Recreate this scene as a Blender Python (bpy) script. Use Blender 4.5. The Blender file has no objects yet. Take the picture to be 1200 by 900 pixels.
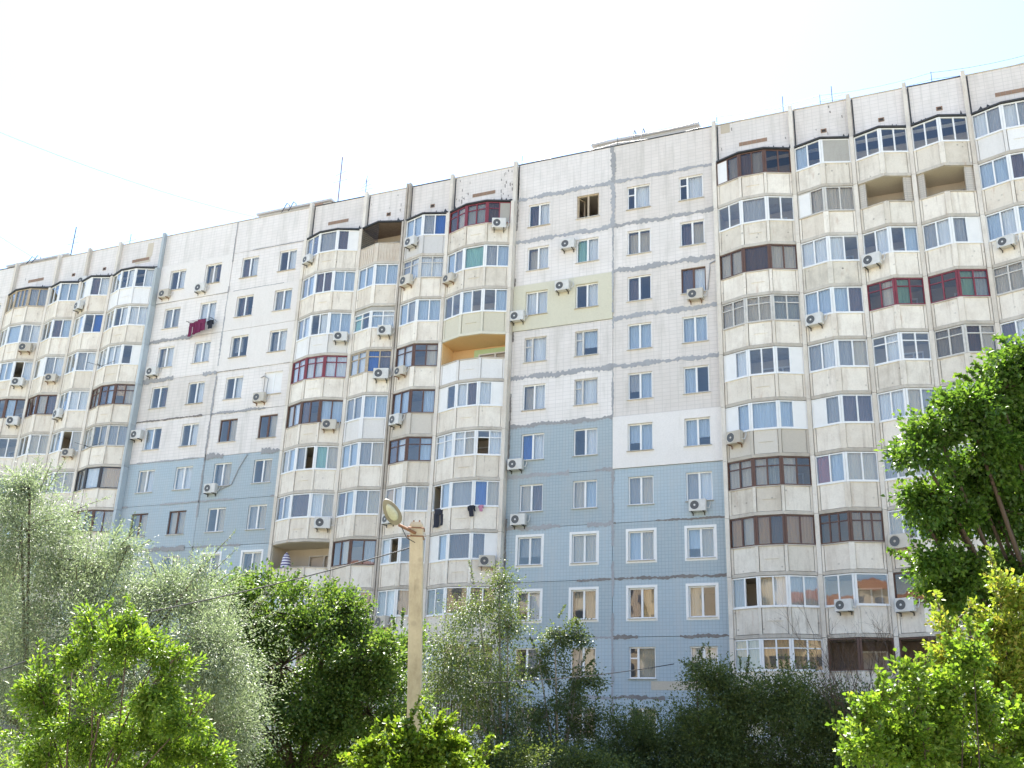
import bpy, math, random
import numpy as np

random.seed(7)
rng = np.random.default_rng(7)
scene = bpy.context.scene
COL = scene.collection

# ------------------------------------------------------------------ camera
Z0 = 3.66                                   # height of the first-floor window centres above the ground
FPX, YAW, PIT, ROL = 1224.8, -0.418, 0.351, 0.0368
CAM = np.array([0.0, -49.319, Z0 - 2.0557])


def _axes():
    cy, sy, cp, sp = math.cos(YAW), math.sin(YAW), math.cos(PIT), math.sin(PIT)
    f = np.array([sy * cp, cy * cp, sp]); r = np.array([cy, -sy, 0.0]); u = np.cross(r, f)
    c, s = math.cos(ROL), math.sin(ROL)
    return f, c * r + s * u, -s * r + c * u


AF, AR, AU = _axes()
cam_data = bpy.data.cameras.new('camera')
cam_data.sensor_width = 36.0
cam_data.lens = FPX / 1200.0 * 36.0
cam_data.clip_start = 0.1
cam_data.clip_end = 3000
cam = bpy.data.objects.new('camera', cam_data)
COL.objects.link(cam)
from mathutils import Matrix, Vector
cam.matrix_world = Matrix(((AR[0], AU[0], -AF[0], CAM[0]), (AR[1], AU[1], -AF[1], CAM[1]),
                           (AR[2], AU[2], -AF[2], CAM[2]), (0, 0, 0, 1)))
scene.camera = cam

# ------------------------------------------------------------------ sky, sun, exposure
SUN_EL, SUN_AZ = math.radians(62), math.radians(-32)     # azimuth from +Y (behind the block), negative = towards -X
world = bpy.data.worlds.new('World')
scene.world = world
world.use_nodes = True
wn = world.node_tree
bg = wn.nodes['Background']
sky = wn.nodes.new('ShaderNodeTexSky')
sky.sky_type = 'NISHITA'
sky.sun_disc = False
sky.sun_elevation = SUN_EL
sky.sun_rotation = SUN_AZ
sky.air_density = 1.0
sky.dust_density = 0.45
sky.ozone_density = 1.0
wn.links.new(sky.outputs['Color'], bg.inputs['Color'])
bg.inputs['Strength'].default_value = 0.088
sun_data = bpy.data.lights.new('sun', 'SUN')
sun_data.energy = 5.0
sun_data.angle = math.radians(0.5)
sun_data.color = (1.0, 0.95, 0.87)
sun = bpy.data.objects.new('sun', sun_data)
COL.objects.link(sun)
SUN_DIR = Vector((math.sin(SUN_AZ) * math.cos(SUN_EL), math.cos(SUN_AZ) * math.cos(SUN_EL), math.sin(SUN_EL)))
sun.rotation_euler = SUN_DIR.to_track_quat('Z', 'Y').to_euler()
sun.location = (0, 0, 80)
scene.view_settings.view_transform = 'Standard'
scene.view_settings.look = 'None'
scene.view_settings.exposure = 2.27
scene.view_settings.gamma = 1.0
scene.view_settings.use_curve_mapping = False
scene.render.engine = 'CYCLES'
scene.cycles.max_bounces = 8
scene.cycles.transparent_max_bounces = 24
scene.cycles.use_denoising = True


# ------------------------------------------------------------------ materials
def mat_new(name):
    m = bpy.data.materials.new(name)
    m.use_nodes = True
    nt = m.node_tree
    return m, nt, nt.nodes['Principled BSDF']


def N(nt, t, **kw):
    n = nt.nodes.new(t)
    for k, v in kw.items():
        if k.startswith('i_'):
            n.inputs[k[2:].replace('_', ' ')].default_value = v
        else:
            setattr(n, k, v)
    return n


def ramp(nt, src, stops):
    r = N(nt, 'ShaderNodeValToRGB')
    e = r.color_ramp.elements
    while len(e) < len(stops):
        e.new(0.5)
    for k, (p, c) in enumerate(stops):
        e[k].position = p
        e[k].color = (c, c, c, 1) if not isinstance(c, tuple) else (*c[:3], 1)
    nt.links.new(src, r.inputs[0])
    return r.outputs[0]


def mixc(nt, fac, a, b, mode='MIX'):
    m = N(nt, 'ShaderNodeMix', data_type='RGBA', blend_type=mode)
    for sock, v in ((m.inputs[0], fac), (m.inputs[6], a), (m.inputs[7], b)):
        if hasattr(v, 'links'):
            nt.links.new(v, sock)
        elif isinstance(v, (int, float)):
            sock.default_value = v
        else:
            sock.default_value = (*v[:3], 1)
    return m.outputs[2]


def coords(nt):
    return N(nt, 'ShaderNodeNewGeometry').outputs['Position']


def noise(nt, vec, scale, detail=4, rough=0.6, stretch=None):
    if stretch:
        mp = N(nt, 'ShaderNodeMapping')
        mp.inputs['Scale'].default_value = stretch
        nt.links.new(vec, mp.inputs['Vector'])
        vec = mp.outputs[0]
    n = N(nt, 'ShaderNodeTexNoise')
    n.inputs['Scale'].default_value = scale
    n.inputs['Detail'].default_value = detail
    n.inputs['Roughness'].default_value = rough
    nt.links.new(vec, n.inputs['Vector'])
    return n.outputs[0]


def tile_mat(name, col, col2, grout, tile=0.2, tall=0.2, joint=0.012, stain=(0.45, 0.42, 0.37)):
    """small ceramic tiles set in a grid: world X/Z mapped onto the brick texture, plus dirt"""
    m, nt, b = mat_new(name)
    p = coords(nt)
    sx = N(nt, 'ShaderNodeSeparateXYZ'); nt.links.new(p, sx.inputs[0])
    cx = N(nt, 'ShaderNodeCombineXYZ')
    nt.links.new(sx.outputs[0], cx.inputs[0]); nt.links.new(sx.outputs[2], cx.inputs[1])
    br = N(nt, 'ShaderNodeTexBrick', offset=0.0, squash=1.0)
    br.inputs['Scale'].default_value = 1.0
    br.inputs['Brick Width'].default_value = tile
    br.inputs['Row Height'].default_value = tall
    br.inputs['Mortar Size'].default_value = joint
    br.inputs['Mortar Smooth'].default_value = 0.2
    br.inputs['Color1'].default_value = (*col, 1); br.inputs['Color2'].default_value = (*col2, 1)
    br.inputs['Mortar'].default_value = (*grout, 1)
    nt.links.new(cx.outputs[0], br.inputs['Vector'])
    n1 = ramp(nt, noise(nt, p, 0.5, 5, 0.65), [(0.42, 0.0), (0.75, 0.32)])
    n2 = ramp(nt, noise(nt, p, 1.9, 5, 0.7, (1, 1, 0.12)), [(0.5, 0.0), (0.72, 0.6)])
    oi = N(nt, 'ShaderNodeObjectInfo')
    c = mixc(nt, n1, br.outputs['Color'], stain)
    c = mixc(nt, n2, c, stain)
    c = mixc(nt, 1.0, c, ramp(nt, oi.outputs['Random'], [(0.0, (0.90, 0.885, 0.865)), (0.5, (0.98, 0.98, 0.985)), (1.0, (1.03, 1.035, 1.04))]), 'MULTIPLY')
    nt.links.new(c, b.inputs['Base Color'])
    b.inputs['Roughness'].default_value = 0.55
    bp = N(nt, 'ShaderNodeBump'); bp.inputs['Strength'].default_value = 0.35; bp.inputs['Distance'].default_value = 0.006
    nt.links.new(br.outputs['Fac'], bp.inputs['Height']); bp.invert = True
    nt.links.new(bp.outputs[0], b.inputs['Normal'])
    return m


def plaster_mat(name, col, stain=(0.3, 0.26, 0.21), amount=0.6, streak=0.6, rust=0.0, rough=0.85, spots=0.0):
    m, nt, b = mat_new(name)
    p = coords(nt)
    a = ramp(nt, noise(nt, p, 1.1, 6, 0.7), [(0.45, 0.0), (0.8, amount * 0.6)])
    s = ramp(nt, noise(nt, p, 2.2, 5, 0.75, (1, 1, 0.14)), [(0.5, 0.0), (0.78, streak * 0.6)])
    fine = ramp(nt, noise(nt, p, 14, 3, 0.7), [(0.3, 0.9), (0.7, 1.0)])
    oi = N(nt, 'ShaderNodeObjectInfo')
    c = mixc(nt, 1.0, col, ramp(nt, oi.outputs['Random'], [(0.0, (0.86, 0.845, 0.82)), (0.5, (0.97, 0.97, 0.97)), (1.0, (1.04, 1.05, 1.06))]), 'MULTIPLY')
    c = mixc(nt, a, c, stain)
    c = mixc(nt, s, c, (stain[0] * 0.9, stain[1] * 0.88, stain[2] * 0.85))
    c = mixc(nt, 1.0, c, fine, 'MULTIPLY')
    drip = ramp(nt, noise(nt, p, 4.5, 3, 0.6, (1, 1, 0.06)), [(0.60, 0.0), (0.70, streak * 0.45)])
    dm = ramp(nt, noise(nt, p, 0.9, 3, 0.6), [(0.45, 0.0), (0.62, 1.0)])
    c = mixc(nt, mixc(nt, 1.0, drip, dm, 'MULTIPLY'), c, (stain[0] * 0.55, stain[1] * 0.5, stain[2] * 0.48))
    if rust:
        r = ramp(nt, noise(nt, p, 1.7, 6, 0.75, (1.3, 1.3, 0.3)), [(0.6, 0.0), (0.72, rust)])
        c = mixc(nt, r, c, (0.33, 0.15, 0.06))
    if spots:
        v = N(nt, 'ShaderNodeTexVoronoi'); v.inputs['Scale'].default_value = 2.1
        nt.links.new(p, v.inputs['Vector'])
        sp = ramp(nt, v.outputs['Distance'], [(0.07, spots), (0.13, 0.0)])
        c = mixc(nt, sp, c, (0.16, 0.14, 0.12))
    nt.links.new(c, b.inputs['Base Color'])
    b.inputs['Roughness'].default_value = rough
    bp = N(nt, 'ShaderNodeBump'); bp.inputs['Strength'].default_value = 0.25; bp.inputs['Distance'].default_value = 0.01
    nt.links.new(noise(nt, p, 9, 5, 0.7), bp.inputs['Height'])
    nt.links.new(bp.outputs[0], b.inputs['Normal'])
    return m


def plain_mat(name, col, rough=0.6, metal=0.0, var=0.12, scale=3.0):
    m, nt, b = mat_new(name)
    p = coords(nt)
    f = ramp(nt, noise(nt, p, scale, 4, 0.6), [(0.25, 1.0 - var), (0.75, 1.0 + 0.0)])
    c = mixc(nt, 1.0, col, f, 'MULTIPLY')
    nt.links.new(c, b.inputs['Base Color'])
    b.inputs['Roughness'].default_value = rough
    b.inputs['Metallic'].default_value = metal
    return m


def fabric_mat(name, col, fold=9.0, trans=0.25):
    """hanging cloth: fold shading drawn as darker vertical bands in the colour, a little light comes through"""
    m, nt, b = mat_new(name)
    p = coords(nt)
    f = ramp(nt, noise(nt, p, fold, 2, 0.5, (1, 1, 0.05)), [(0.3, 0.88), (0.7, 1.0)])  # fold shading painted into the cloth colour
    c = mixc(nt, 1.0, col, f, 'MULTIPLY')
    nt.links.new(c, b.inputs['Base Color'])
    b.inputs['Roughness'].default_value = 0.9
    tr = N(nt, 'ShaderNodeBsdfTranslucent'); nt.links.new(c, tr.inputs['Color'])
    mx = N(nt, 'ShaderNodeMixShader'); mx.inputs[0].default_value = trans
    nt.links.new(b.outputs[0], mx.inputs[1]); nt.links.new(tr.outputs[0], mx.inputs[2])
    nt.links.new(mx.outputs[0], nt.nodes['Material Output'].inputs['Surface'])
    return m


def glass_mat(name, tint, refl=0.14):
    m, nt, b = mat_new(name)
    nt.nodes.remove(b)
    tr = N(nt, 'ShaderNodeBsdfTransparent'); tr.inputs['Color'].default_value = (*tint, 1)
    gl = N(nt, 'ShaderNodeBsdfGlossy'); gl.inputs['Roughness'].default_value = 0.015
    gl.inputs['Color'].default_value = (0.95, 0.97, 1.0, 1)
    fr = N(nt, 'ShaderNodeLayerWeight'); fr.inputs['Blend'].default_value = 0.5
    pw = N(nt, 'ShaderNodeMath', operation='POWER'); pw.inputs[1].default_value = 4.0
    nt.links.new(fr.outputs['Facing'], pw.inputs[0])
    ad = N(nt, 'ShaderNodeMath', operation='MULTIPLY_ADD'); ad.inputs[1].default_value = 0.7; ad.inputs[2].default_value = 0.04 + refl
    nt.links.new(pw.outputs[0], ad.inputs[0])
    p = coords(nt)
    bp = N(nt, 'ShaderNodeBump'); bp.inputs['Strength'].default_value = 0.03; bp.inputs['Distance'].default_value = 0.05
    nt.links.new(noise(nt, p, 1.3, 2, 0.5), bp.inputs['Height'])
    nt.links.new(bp.outputs[0], gl.inputs['Normal'])
    mx = N(nt, 'ShaderNodeMixShader')
    nt.links.new(ad.outputs[0], mx.inputs[0]); nt.links.new(tr.outputs[0], mx.inputs[1]); nt.links.new(gl.outputs[0], mx.inputs[2])
    nt.links.new(mx.outputs[0], nt.nodes['Material Output'].inputs['Surface'])
    return m


def leaf_mat(name, c_dark, c_mid, c_light, trans=0.42, gloss=0.45, through=(1.25, 1.15, 0.55)):
    m, nt, b = mat_new(name)
    g = N(nt, 'ShaderNodeNewGeometry')
    r = N(nt, 'ShaderNodeValToRGB')
    e = r.color_ramp.elements
    e.new(0.5)
    for k, (p, c) in enumerate(((0.0, c_dark), (0.55, c_mid), (1.0, c_light))):
        e[k].position = p; e[k].color = (*c, 1)
    nt.links.new(g.outputs['Random Per Island'], r.inputs[0])
    nt.links.new(r.outputs[0], b.inputs['Base Color'])
    b.inputs['Roughness'].default_value = gloss
    b.inputs['Specular IOR Level'].default_value = 0.45
    tr = N(nt, 'ShaderNodeBsdfTranslucent')
    c = mixc(nt, 1.0, r.outputs[0], through, 'MULTIPLY')
    nt.links.new(c, tr.inputs['Color'])
    mx = N(nt, 'ShaderNodeMixShader'); mx.inputs[0].default_value = trans
    nt.links.new(b.outputs[0], mx.inputs[1]); nt.links.new(tr.outputs[0], mx.inputs[2])
    nt.links.new(mx.outputs[0], nt.nodes['Material Output'].inputs['Surface'])
    return m


M = {}
M['tile_white'] = tile_mat('white_tile', (0.73, 0.675, 0.63), (0.70, 0.645, 0.60), (0.61, 0.565, 0.525), 0.42, 0.21, 0.016)
M['tile_blue'] = tile_mat('blue_tile', (0.385, 0.455, 0.495), (0.355, 0.435, 0.48), (0.30, 0.36, 0.395), 0.17, 0.17, 0.014, (0.42, 0.44, 0.44))
M['render_white'] = plaster_mat('white_render', (0.75, 0.705, 0.665), (0.58, 0.53, 0.47), 0.3, 0.25)
M['render_cream'] = plaster_mat('cream_render', (0.68, 0.65, 0.52), (0.5, 0.46, 0.36), 0.3, 0.25)
M['cream'] = plaster_mat('parapet_cream', (0.80, 0.735, 0.64), (0.42, 0.34, 0.27), 0.75, 0.9, 0.45, spots=0.3)
M['cream_worn'] = plaster_mat('parapet_cream_worn', (0.74, 0.68, 0.59), (0.3, 0.24, 0.18), 0.75, 0.85, 0.4, spots=0.55)
M['cream_spotted'] = plaster_mat('parapet_cream_spotted', (0.70, 0.645, 0.55), (0.24, 0.21, 0.18), 1.0, 0.7, 0.35, spots=0.9)
M['para_white'] = plaster_mat('parapet_white', (0.76, 0.74, 0.72), (0.5, 0.46, 0.4), 0.35, 0.3)
M['para_grey'] = plaster_mat('parapet_grey', (0.58, 0.56, 0.54), (0.42, 0.4, 0.37), 0.3, 0.2)
M['para_beige'] = plaster_mat('parapet_beige', (0.60, 0.55, 0.48), (0.42, 0.38, 0.32), 0.3, 0.2)
M['para_yellow'] = plaster_mat('parapet_yellow', (0.68, 0.64, 0.52), (0.5, 0.45, 0.36), 0.3, 0.2)
M['corrugated'] = plaster_mat('corrugated_rusty', (0.62, 0.55, 0.46), (0.38, 0.24, 0.15), 0.8, 0.9, 0.6)
M['fin'] = plaster_mat('pilaster_cream', (0.71, 0.65, 0.57), (0.36, 0.31, 0.26), 0.7, 0.9, 0.3)
M['fin_dirty'] = plaster_mat('pilaster_dirty', (0.50, 0.45, 0.39), (0.2, 0.16, 0.13), 0.9, 1.0, 0.4)
M['fin_blue'] = plaster_mat('pilaster_bluegrey', (0.47, 0.52, 0.55), (0.28, 0.3, 0.31), 0.6, 0.8)
M['slab'] = plaster_mat('slab_edge', (0.55, 0.50, 0.43), (0.22, 0.18, 0.14), 0.9, 0.6, 0.4)
M['inner'] = plaster_mat('loggia_wall', (0.56, 0.49, 0.39), (0.36, 0.3, 0.24), 0.4, 0.3)
M['inner_orange'] = plaster_mat('loggia_orange', (0.84, 0.58, 0.30), (0.75, 0.48, 0.22), 0.2, 0.1)
M['inner_green'] = plaster_mat('loggia_green', (0.55, 0.74, 0.44), (0.5, 0.65, 0.4), 0.2, 0.1)
M['inner_brick'] = tile_mat('loggia_tile', (0.52, 0.47, 0.40), (0.46, 0.42, 0.36), (0.35, 0.31, 0.27), 0.25, 0.12)
M['room'] = plain_mat('room_wall', (0.55, 0.48, 0.40), 0.9)
M['sealant'] = plaster_mat('grey_sealant', (0.36, 0.36, 0.37), (0.22, 0.22, 0.22), 0.8, 0.4)
M['joint_dark'] = plaster_mat('joint_dark', (0.20, 0.18, 0.17), (0.4, 0.37, 0.34), 0.9, 0.2)
M['brick_vent'] = tile_mat('brick_vent', (0.30, 0.16, 0.08), (0.25, 0.13, 0.07), (0.26, 0.22, 0.17), 0.25, 0.07, 0.01, (0.2, 0.13, 0.08))
M['hole'] = plain_mat('vent_hole', (0.05, 0.04, 0.035), 0.9)
M['tar'] = plain_mat('roof_felt', (0.06, 0.062, 0.07), 0.7, 0.0, 0.5, 6)
M['roof'] = plain_mat('roof_gravel', (0.22, 0.21, 0.2), 0.9)
M['shed'] = tile_mat('shed_concrete', (0.46, 0.45, 0.43), (0.43, 0.42, 0.41), (0.33, 0.32, 0.31), 1.5, 0.35)
M['metal_dark'] = plain_mat('dark_metal', (0.06, 0.055, 0.05), 0.5, 0.6)
M['metal_rust'] = plain_mat('rusty_metal', (0.26, 0.13, 0.07), 0.7, 0.3, 0.4, 8)
M['inner_brown'] = plain_mat('loggia_brown', (0.20, 0.15, 0.12), 0.8, 0.0, 0.4, 8)
F = {'W': plain_mat('frame_white_plastic', (0.78, 0.77, 0.75), 0.4, 0, 0.1),
     'N': plain_mat('frame_brown_wood', (0.13, 0.065, 0.045), 0.6, 0, 0.35, 6),
     'M': plain_mat('frame_maroon', (0.22, 0.035, 0.05), 0.55, 0, 0.25),
     'K': plain_mat('frame_dark', (0.05, 0.045, 0.045), 0.5, 0, 0.2),
     'T': plain_mat('frame_tan_wood', (0.50, 0.40, 0.28), 0.7, 0, 0.3, 6),
     'A': plain_mat('frame_old_white', (0.62, 0.59, 0.54), 0.6, 0, 0.25, 6)}
M['board_white'] = plain_mat('sandwich_panel_white', (0.76, 0.74, 0.71), 0.45, 0, 0.08)
M['board_grey'] = plaster_mat('board_grey', (0.40, 0.38, 0.34), (0.26, 0.24, 0.22), 0.5, 0.5)
CURT = {'c': ('curtain_white', (0.82, 0.81, 0.80)), 'g': ('curtain_grey', (0.42, 0.40, 0.38)), 't': ('curtain_tan', (0.62, 0.52, 0.38)),
        'b': ('curtain_pale_blue', (0.52, 0.60, 0.69)), 'B': ('curtain_deep_blue', (0.03, 0.12, 0.42)), 'G': ('curtain_green', (0.30, 0.52, 0.42)),
        'u': ('curtain_brown', (0.17, 0.115, 0.10)), 'y': ('curtain_ochre', (0.66, 0.43, 0.20)), 'r': ('curtain_red', (0.36, 0.12, 0.10))}
for k, (n, c) in CURT.items():
    M['cur_' + k] = fabric_mat(n, c)
M['glass'] = glass_mat('window_glass', (0.95, 0.965, 0.97), 0.025)
M['glass_old'] = glass_mat('window_glass_old', (0.86, 0.84, 0.80), 0.005)
M['ac'] = plain_mat('conditioner_case', (0.66, 0.64, 0.60), 0.45, 0, 0.2, 5)
M['ac_old'] = plaster_mat('conditioner_case_stained', (0.58, 0.53, 0.45), (0.3, 0.24, 0.17), 0.6, 0.5, 0.3, 0.6)
M['ac_fan'] = plain_mat('conditioner_fan', (0.10, 0.10, 0.10), 0.5, 0, 0.3, 20)
M['pole'] = plaster_mat('pole_concrete', (0.45, 0.39, 0.30), (0.20, 0.165, 0.12), 1.0, 1.0, 0.15, spots=0.25)
M['lamp_shell'] = plain_mat('lamp_shell', (0.24, 0.22, 0.18), 0.5, 0.4, 0.3)
M['lamp_glass'] = plain_mat('lamp_glass', (0.46, 0.47, 0.36), 0.25, 0, 0.4, 10)
M['cable'] = plain_mat('cable_black', (0.03, 0.03, 0.032), 0.6)
M['cable_grey'] = plain_mat('cable_grey', (0.5, 0.49, 0.48), 0.6)
M['cloth_dark'] = fabric_mat('cloth_dark', (0.025, 0.027, 0.04), 12, 0.02)
M['cloth_maroon'] = fabric_mat('cloth_maroon', (0.16, 0.02, 0.07), 12, 0.05)
M['cloth_pink'] = fabric_mat('cloth_pink', (0.55, 0.25, 0.36), 12, 0.1)


# ------------------------------------------------------------------ mesh helpers
class MB:
    def __init__(self):
        self.v = []; self.f = []; self.m = []

    def quad(self, a, b, c, d, mi=0):
        n = len(self.v); self.v += [tuple(a), tuple(b), tuple(c), tuple(d)]
        self.f.append((n, n + 1, n + 2, n + 3)); self.m.append(mi)

    def box(self, x0, x1, y0, y1, z0, z1, mi=0):
        self.prism([(x0, y0), (x1, y0), (x1, y1), (x0, y1)], z0, z1, mi)

    def prism(self, pts, z0, z1, mi=0):
        """plan polygon pts (counter-clockwise) from z0 to z1"""
        n = len(self.v); k = len(pts)
        self.v += [(p[0], p[1], z0) for p in pts] + [(p[0], p[1], z1) for p in pts]
        self.f.append(tuple(n + i for i in reversed(range(k)))); self.m.append(mi)
        self.f.append(tuple(n + k + i for i in range(k))); self.m.append(mi)
        for i in range(k):
            j = (i + 1) % k
            self.f.append((n + i, n + j, n + k + j, n + k + i)); self.m.append(mi)

    def bar(self, o, a, n, s0, s1, d0, d1, z0, z1, mi=0):
        """box in a face's own frame: origin o, along a, outward normal n (plan vectors)"""
        P = lambda s, d: (o[0] + a[0] * s + n[0] * d, o[1] + a[1] * s + n[1] * d)
        self.prism([P(s0, d1), P(s1, d1), P(s1, d0), P(s0, d0)], z0, z1, mi)

    def tube(self, pts, r, sides=6, mi=0, r1=None):
        pts = [np.array(p, float) for p in pts]
        rings = []
        for i, p in enumerate(pts):
            t = pts[min(i + 1, len(pts) - 1)] - pts[max(i - 1, 0)]
            t /= (np.linalg.norm(t) + 1e-9)
            h = np.array([0, 0, 1.0]) if abs(t[2]) < 0.9 else np.array([1.0, 0, 0])
            e = np.cross(t, h); e /= np.linalg.norm(e); q = np.cross(t, e)
            rr = r if r1 is None else r + (r1 - r) * i / (len(pts) - 1)
            n = len(self.v)
            for k in range(sides):
                a = 2 * math.pi * k / sides
                self.v.append(tuple(p + rr * (math.cos(a) * e + math.sin(a) * q)))
            rings.append(n)
        for a, b in zip(rings, rings[1:]):
            for k in range(sides):
                j = (k + 1) % sides
                self.f.append((a + k, a + j, b + j, b + k)); self.m.append(mi)
        self.f.append(tuple(rings[0] + k for k in reversed(range(sides)))); self.m.append(mi)
        self.f.append(tuple(rings[-1] + k for k in range(sides))); self.m.append(mi)

    def build(self, name, mats, parent=None, smooth=False):
        me = bpy.data.meshes.new(name)
        me.from_pydata(self.v, [], self.f)
        if not isinstance(mats, (list, tuple)):
            mats = [mats]
        for m in mats:
            me.materials.append(m)
        if len(mats) > 1:
            me.polygons.foreach_set('material_index', self.m)
        if smooth:
            me.polygons.foreach_set('use_smooth', [True] * len(me.polygons))
        me.update()
        o = bpy.data.objects.new(name, me)
        COL.objects.link(o)
        if parent is not None:
            o.parent = parent
            o.matrix_parent_inverse = PINV.get(parent.name, Matrix())
        return o


PINV = {}


def empty(name, loc=(0, 0, 0), rz=0.0, parent=None):
    o = bpy.data.objects.new(name, None)
    o.location = loc; o.rotation_euler = (0, 0, rz)
    COL.objects.link(o)
    if parent is not None:
        o.parent = parent
    return o


def tag(o, label, cat, group=None, kind=None):
    o['label'] = label; o['category'] = cat
    if group: o['group'] = group
    if kind: o['kind'] = kind
    return o


def at(px, py, depth):
    """a point in the place, `depth` metres away along the line of sight"""
    return CAM + depth * (AF + AR * (px - 600) / FPX - AU * (py - 450) / FPX)


def row_z(r):
    return Z0 + 2.8 * r


# ------------------------------------------------------------------ ground
gm, gnt, gb = mat_new('ground_grass')
gp = coords(gnt)
gc = mixc(gnt, ramp(gnt, noise(gnt, gp, 0.25, 6, 0.65), [(0.4, 0.0), (0.62, 1.0)]), (0.09, 0.12, 0.045), (0.26, 0.22, 0.165))
gnt.links.new(gc, gb.inputs['Base Color']); gb.inputs['Roughness'].default_value = 0.95
g = MB()
g.quad((-900, -900, 0), (900, -900, 0), (900, 900, 0), (-900, 900, 0))
go = g.build('ground', gm); go['kind'] = 'structure'
g = MB()
g.quad((-110, -72, 0.006), (70, -72, 0.006), (70, -41, 0.006), (-110, -41, 0.006))
po = g.build('bounce_paving', plaster_mat('bounce_paving_concrete', (0.44, 0.41, 0.37), (0.28, 0.25, 0.22), 0.6, 0.2)); po['kind'] = 'structure'  # unseen pale paving, added to bounce sunlight onto the facade

# ------------------------------------------------------------------ the apartment block
ROOF = Z0 + 31.62
block = empty('apartment_building')
tag(block, 'long eleven storey panel apartment block with blue and white tiled strips and bowed balconies', 'building')

FLATS = {'far': (-76.0, -62.3), 'left': (-48.5, -36.45), 'right': (-22.1, -10.25), 'end': (6.6, 18.5)}
STACKS = {'L1': (-62.3, -58.15), 'L2': (-58.15, -55.25), 'L3': (-55.25, -52.4), 'L4': (-52.4, -48.5),
          'M1': (-36.45, -32.35), 'M2': (-32.35, -29.3), 'M3': (-29.3, -26.3), 'M4': (-26.3, -22.1),
          'R1': (-10.25, -6.12), 'R2': (-6.12, -3.13), 'R3': (-3.13, -0.36), 'R4': (-0.36, 2.45), 'R5': (2.45, 6.6)}
THREE = {'L1', 'L4', 'M1', 'M4', 'R1', 'R5'}
FINW = 0.10

# hull: rear block, roof, floors
g = MB()
g.box(-76, 18.5, 5.2, 14.0, 0.0, ROOF - 0.3)
g.build('rear_block', M['room'], block)
g = MB()
g.box(-76, 18.5, 0.12, 14.2, ROOF - 0.28, ROOF - 0.06)
g.build('roof', M['roof'], block)
g = MB()
g.box(-76, 18.5, 0.05, 5.2, 0.0, row_z(0) - 1.65)
g.build('plinth', plaster_mat('plinth_concrete', (0.20, 0.18, 0.16), (0.1, 0.09, 0.08), 0.7, 0.5), block)


def wall_with_holes(name, x0, x1, z0, z1, holes, y0, y1, mat, parent):
    """a slab from y0 (front) to y1 with rectangular window openings (hx0,hx1,hz0,hz1)"""
    mb = MB()
    xs = sorted({x0, x1, *[h[0] for h in holes], *[h[1] for h in holes]})
    zs = sorted({z0, z1, *[h[2] for h in holes], *[h[3] for h in holes]})
    for a, b in zip(xs, xs[1:]):
        for c, d in zip(zs, zs[1:]):
            mx, mz = (a + b) / 2, (c + d) / 2
            if any(h[0] < mx < h[1] and h[2] < mz < h[3] for h in holes):
                continue
            mb.quad((a, y0, c), (b, y0, c), (b, y0, d), (a, y0, d))
            mb.quad((b, y1, c), (a, y1, c), (a, y1, d), (b, y1, d))
    for h in holes:
        mb.quad((h[0], y0, h[2]), (h[0], y1, h[2]), (h[0], y1, h[3]), (h[0], y0, h[3]))
        mb.quad((h[1], y1, h[2]), (h[1], y0, h[2]), (h[1], y0, h[3]), (h[1], y1, h[3]))
        mb.quad((h[0], y0, h[2]), (h[1], y0, h[2]), (h[1], y1, h[2]), (h[0], y1, h[2]))
        mb.quad((h[0], y1, h[3]), (h[1], y1, h[3]), (h[1], y0, h[3]), (h[0], y0, h[3]))
    mb.quad((x0, y0, z0), (x0, y0, z1), (x0, y1, z1), (x0, y1, z0))
    mb.quad((x1, y0, z0), (x1, y1, z0), (x1, y1, z1), (x1, y0, z1))
    mb.quad((x0, y0, z0), (x0, y1, z0), (x1, y1, z0), (x1, y0, z0))
    mb.quad((x0, y0, z1), (x1, y0, z1), (x1, y1, z1), (x0, y1, z1))
    return mb.build(name, mat, parent)


def pane_box(mb, o, a, n, s0, s1, d, z0, z1, mi=0, wob=0.006):
    """a glass sheet 6 mm thick, hung a hair out of true as real sashes are"""
    w1, w2 = random.uniform(-wob, wob), random.uniform(-wob, wob)
    P = lambda s, dd: (o[0] + a[0] * s + n[0] * dd, o[1] + a[1] * s + n[1] * dd)
    k = len(mb.v)
    for dz, zz in ((0.0, z0), (w2, z1)):
        for s, dd in ((s0, d + dz), (s1, d + w1 + dz), (s1, d + w1 + dz - 0.006), (s0, d + dz - 0.006)):
            x, y = P(s, dd); mb.v.append((x, y, zz))
    for q in ((0, 1, 5, 4), (1, 2, 6, 5), (2, 3, 7, 6), (3, 0, 4, 7), (4, 5, 6, 7), (3, 2, 1, 0)):
        mb.f.append(tuple(k + i for i in q)); mb.m.append(mi)


def curtain_sheet(mb, o, a, n, s0, s1, d, z0, z1, mi):
    """a gathered curtain: a zigzag sheet"""
    k = max(4, int((s1 - s0) / 0.07))
    P = lambda s, dd, z: (o[0] + a[0] * s + n[0] * dd, o[1] + a[1] * s + n[1] * dd, z)
    prev = None
    for i in range(k + 1):
        s = s0 + (s1 - s0) * i / k
        dd = d + (0.014 if i % 2 else -0.014) + random.uniform(-0.008, 0.008)
        if prev:
            mb.quad(P(prev[0], prev[1], z0), P(s, dd, z0), P(s, dd, z1), P(prev[0], prev[1], z1), mi)
        prev = (s, dd)


CKEYS = list(CURT)
CMATS = [M['cur_' + k] for k in CKEYS]

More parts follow.
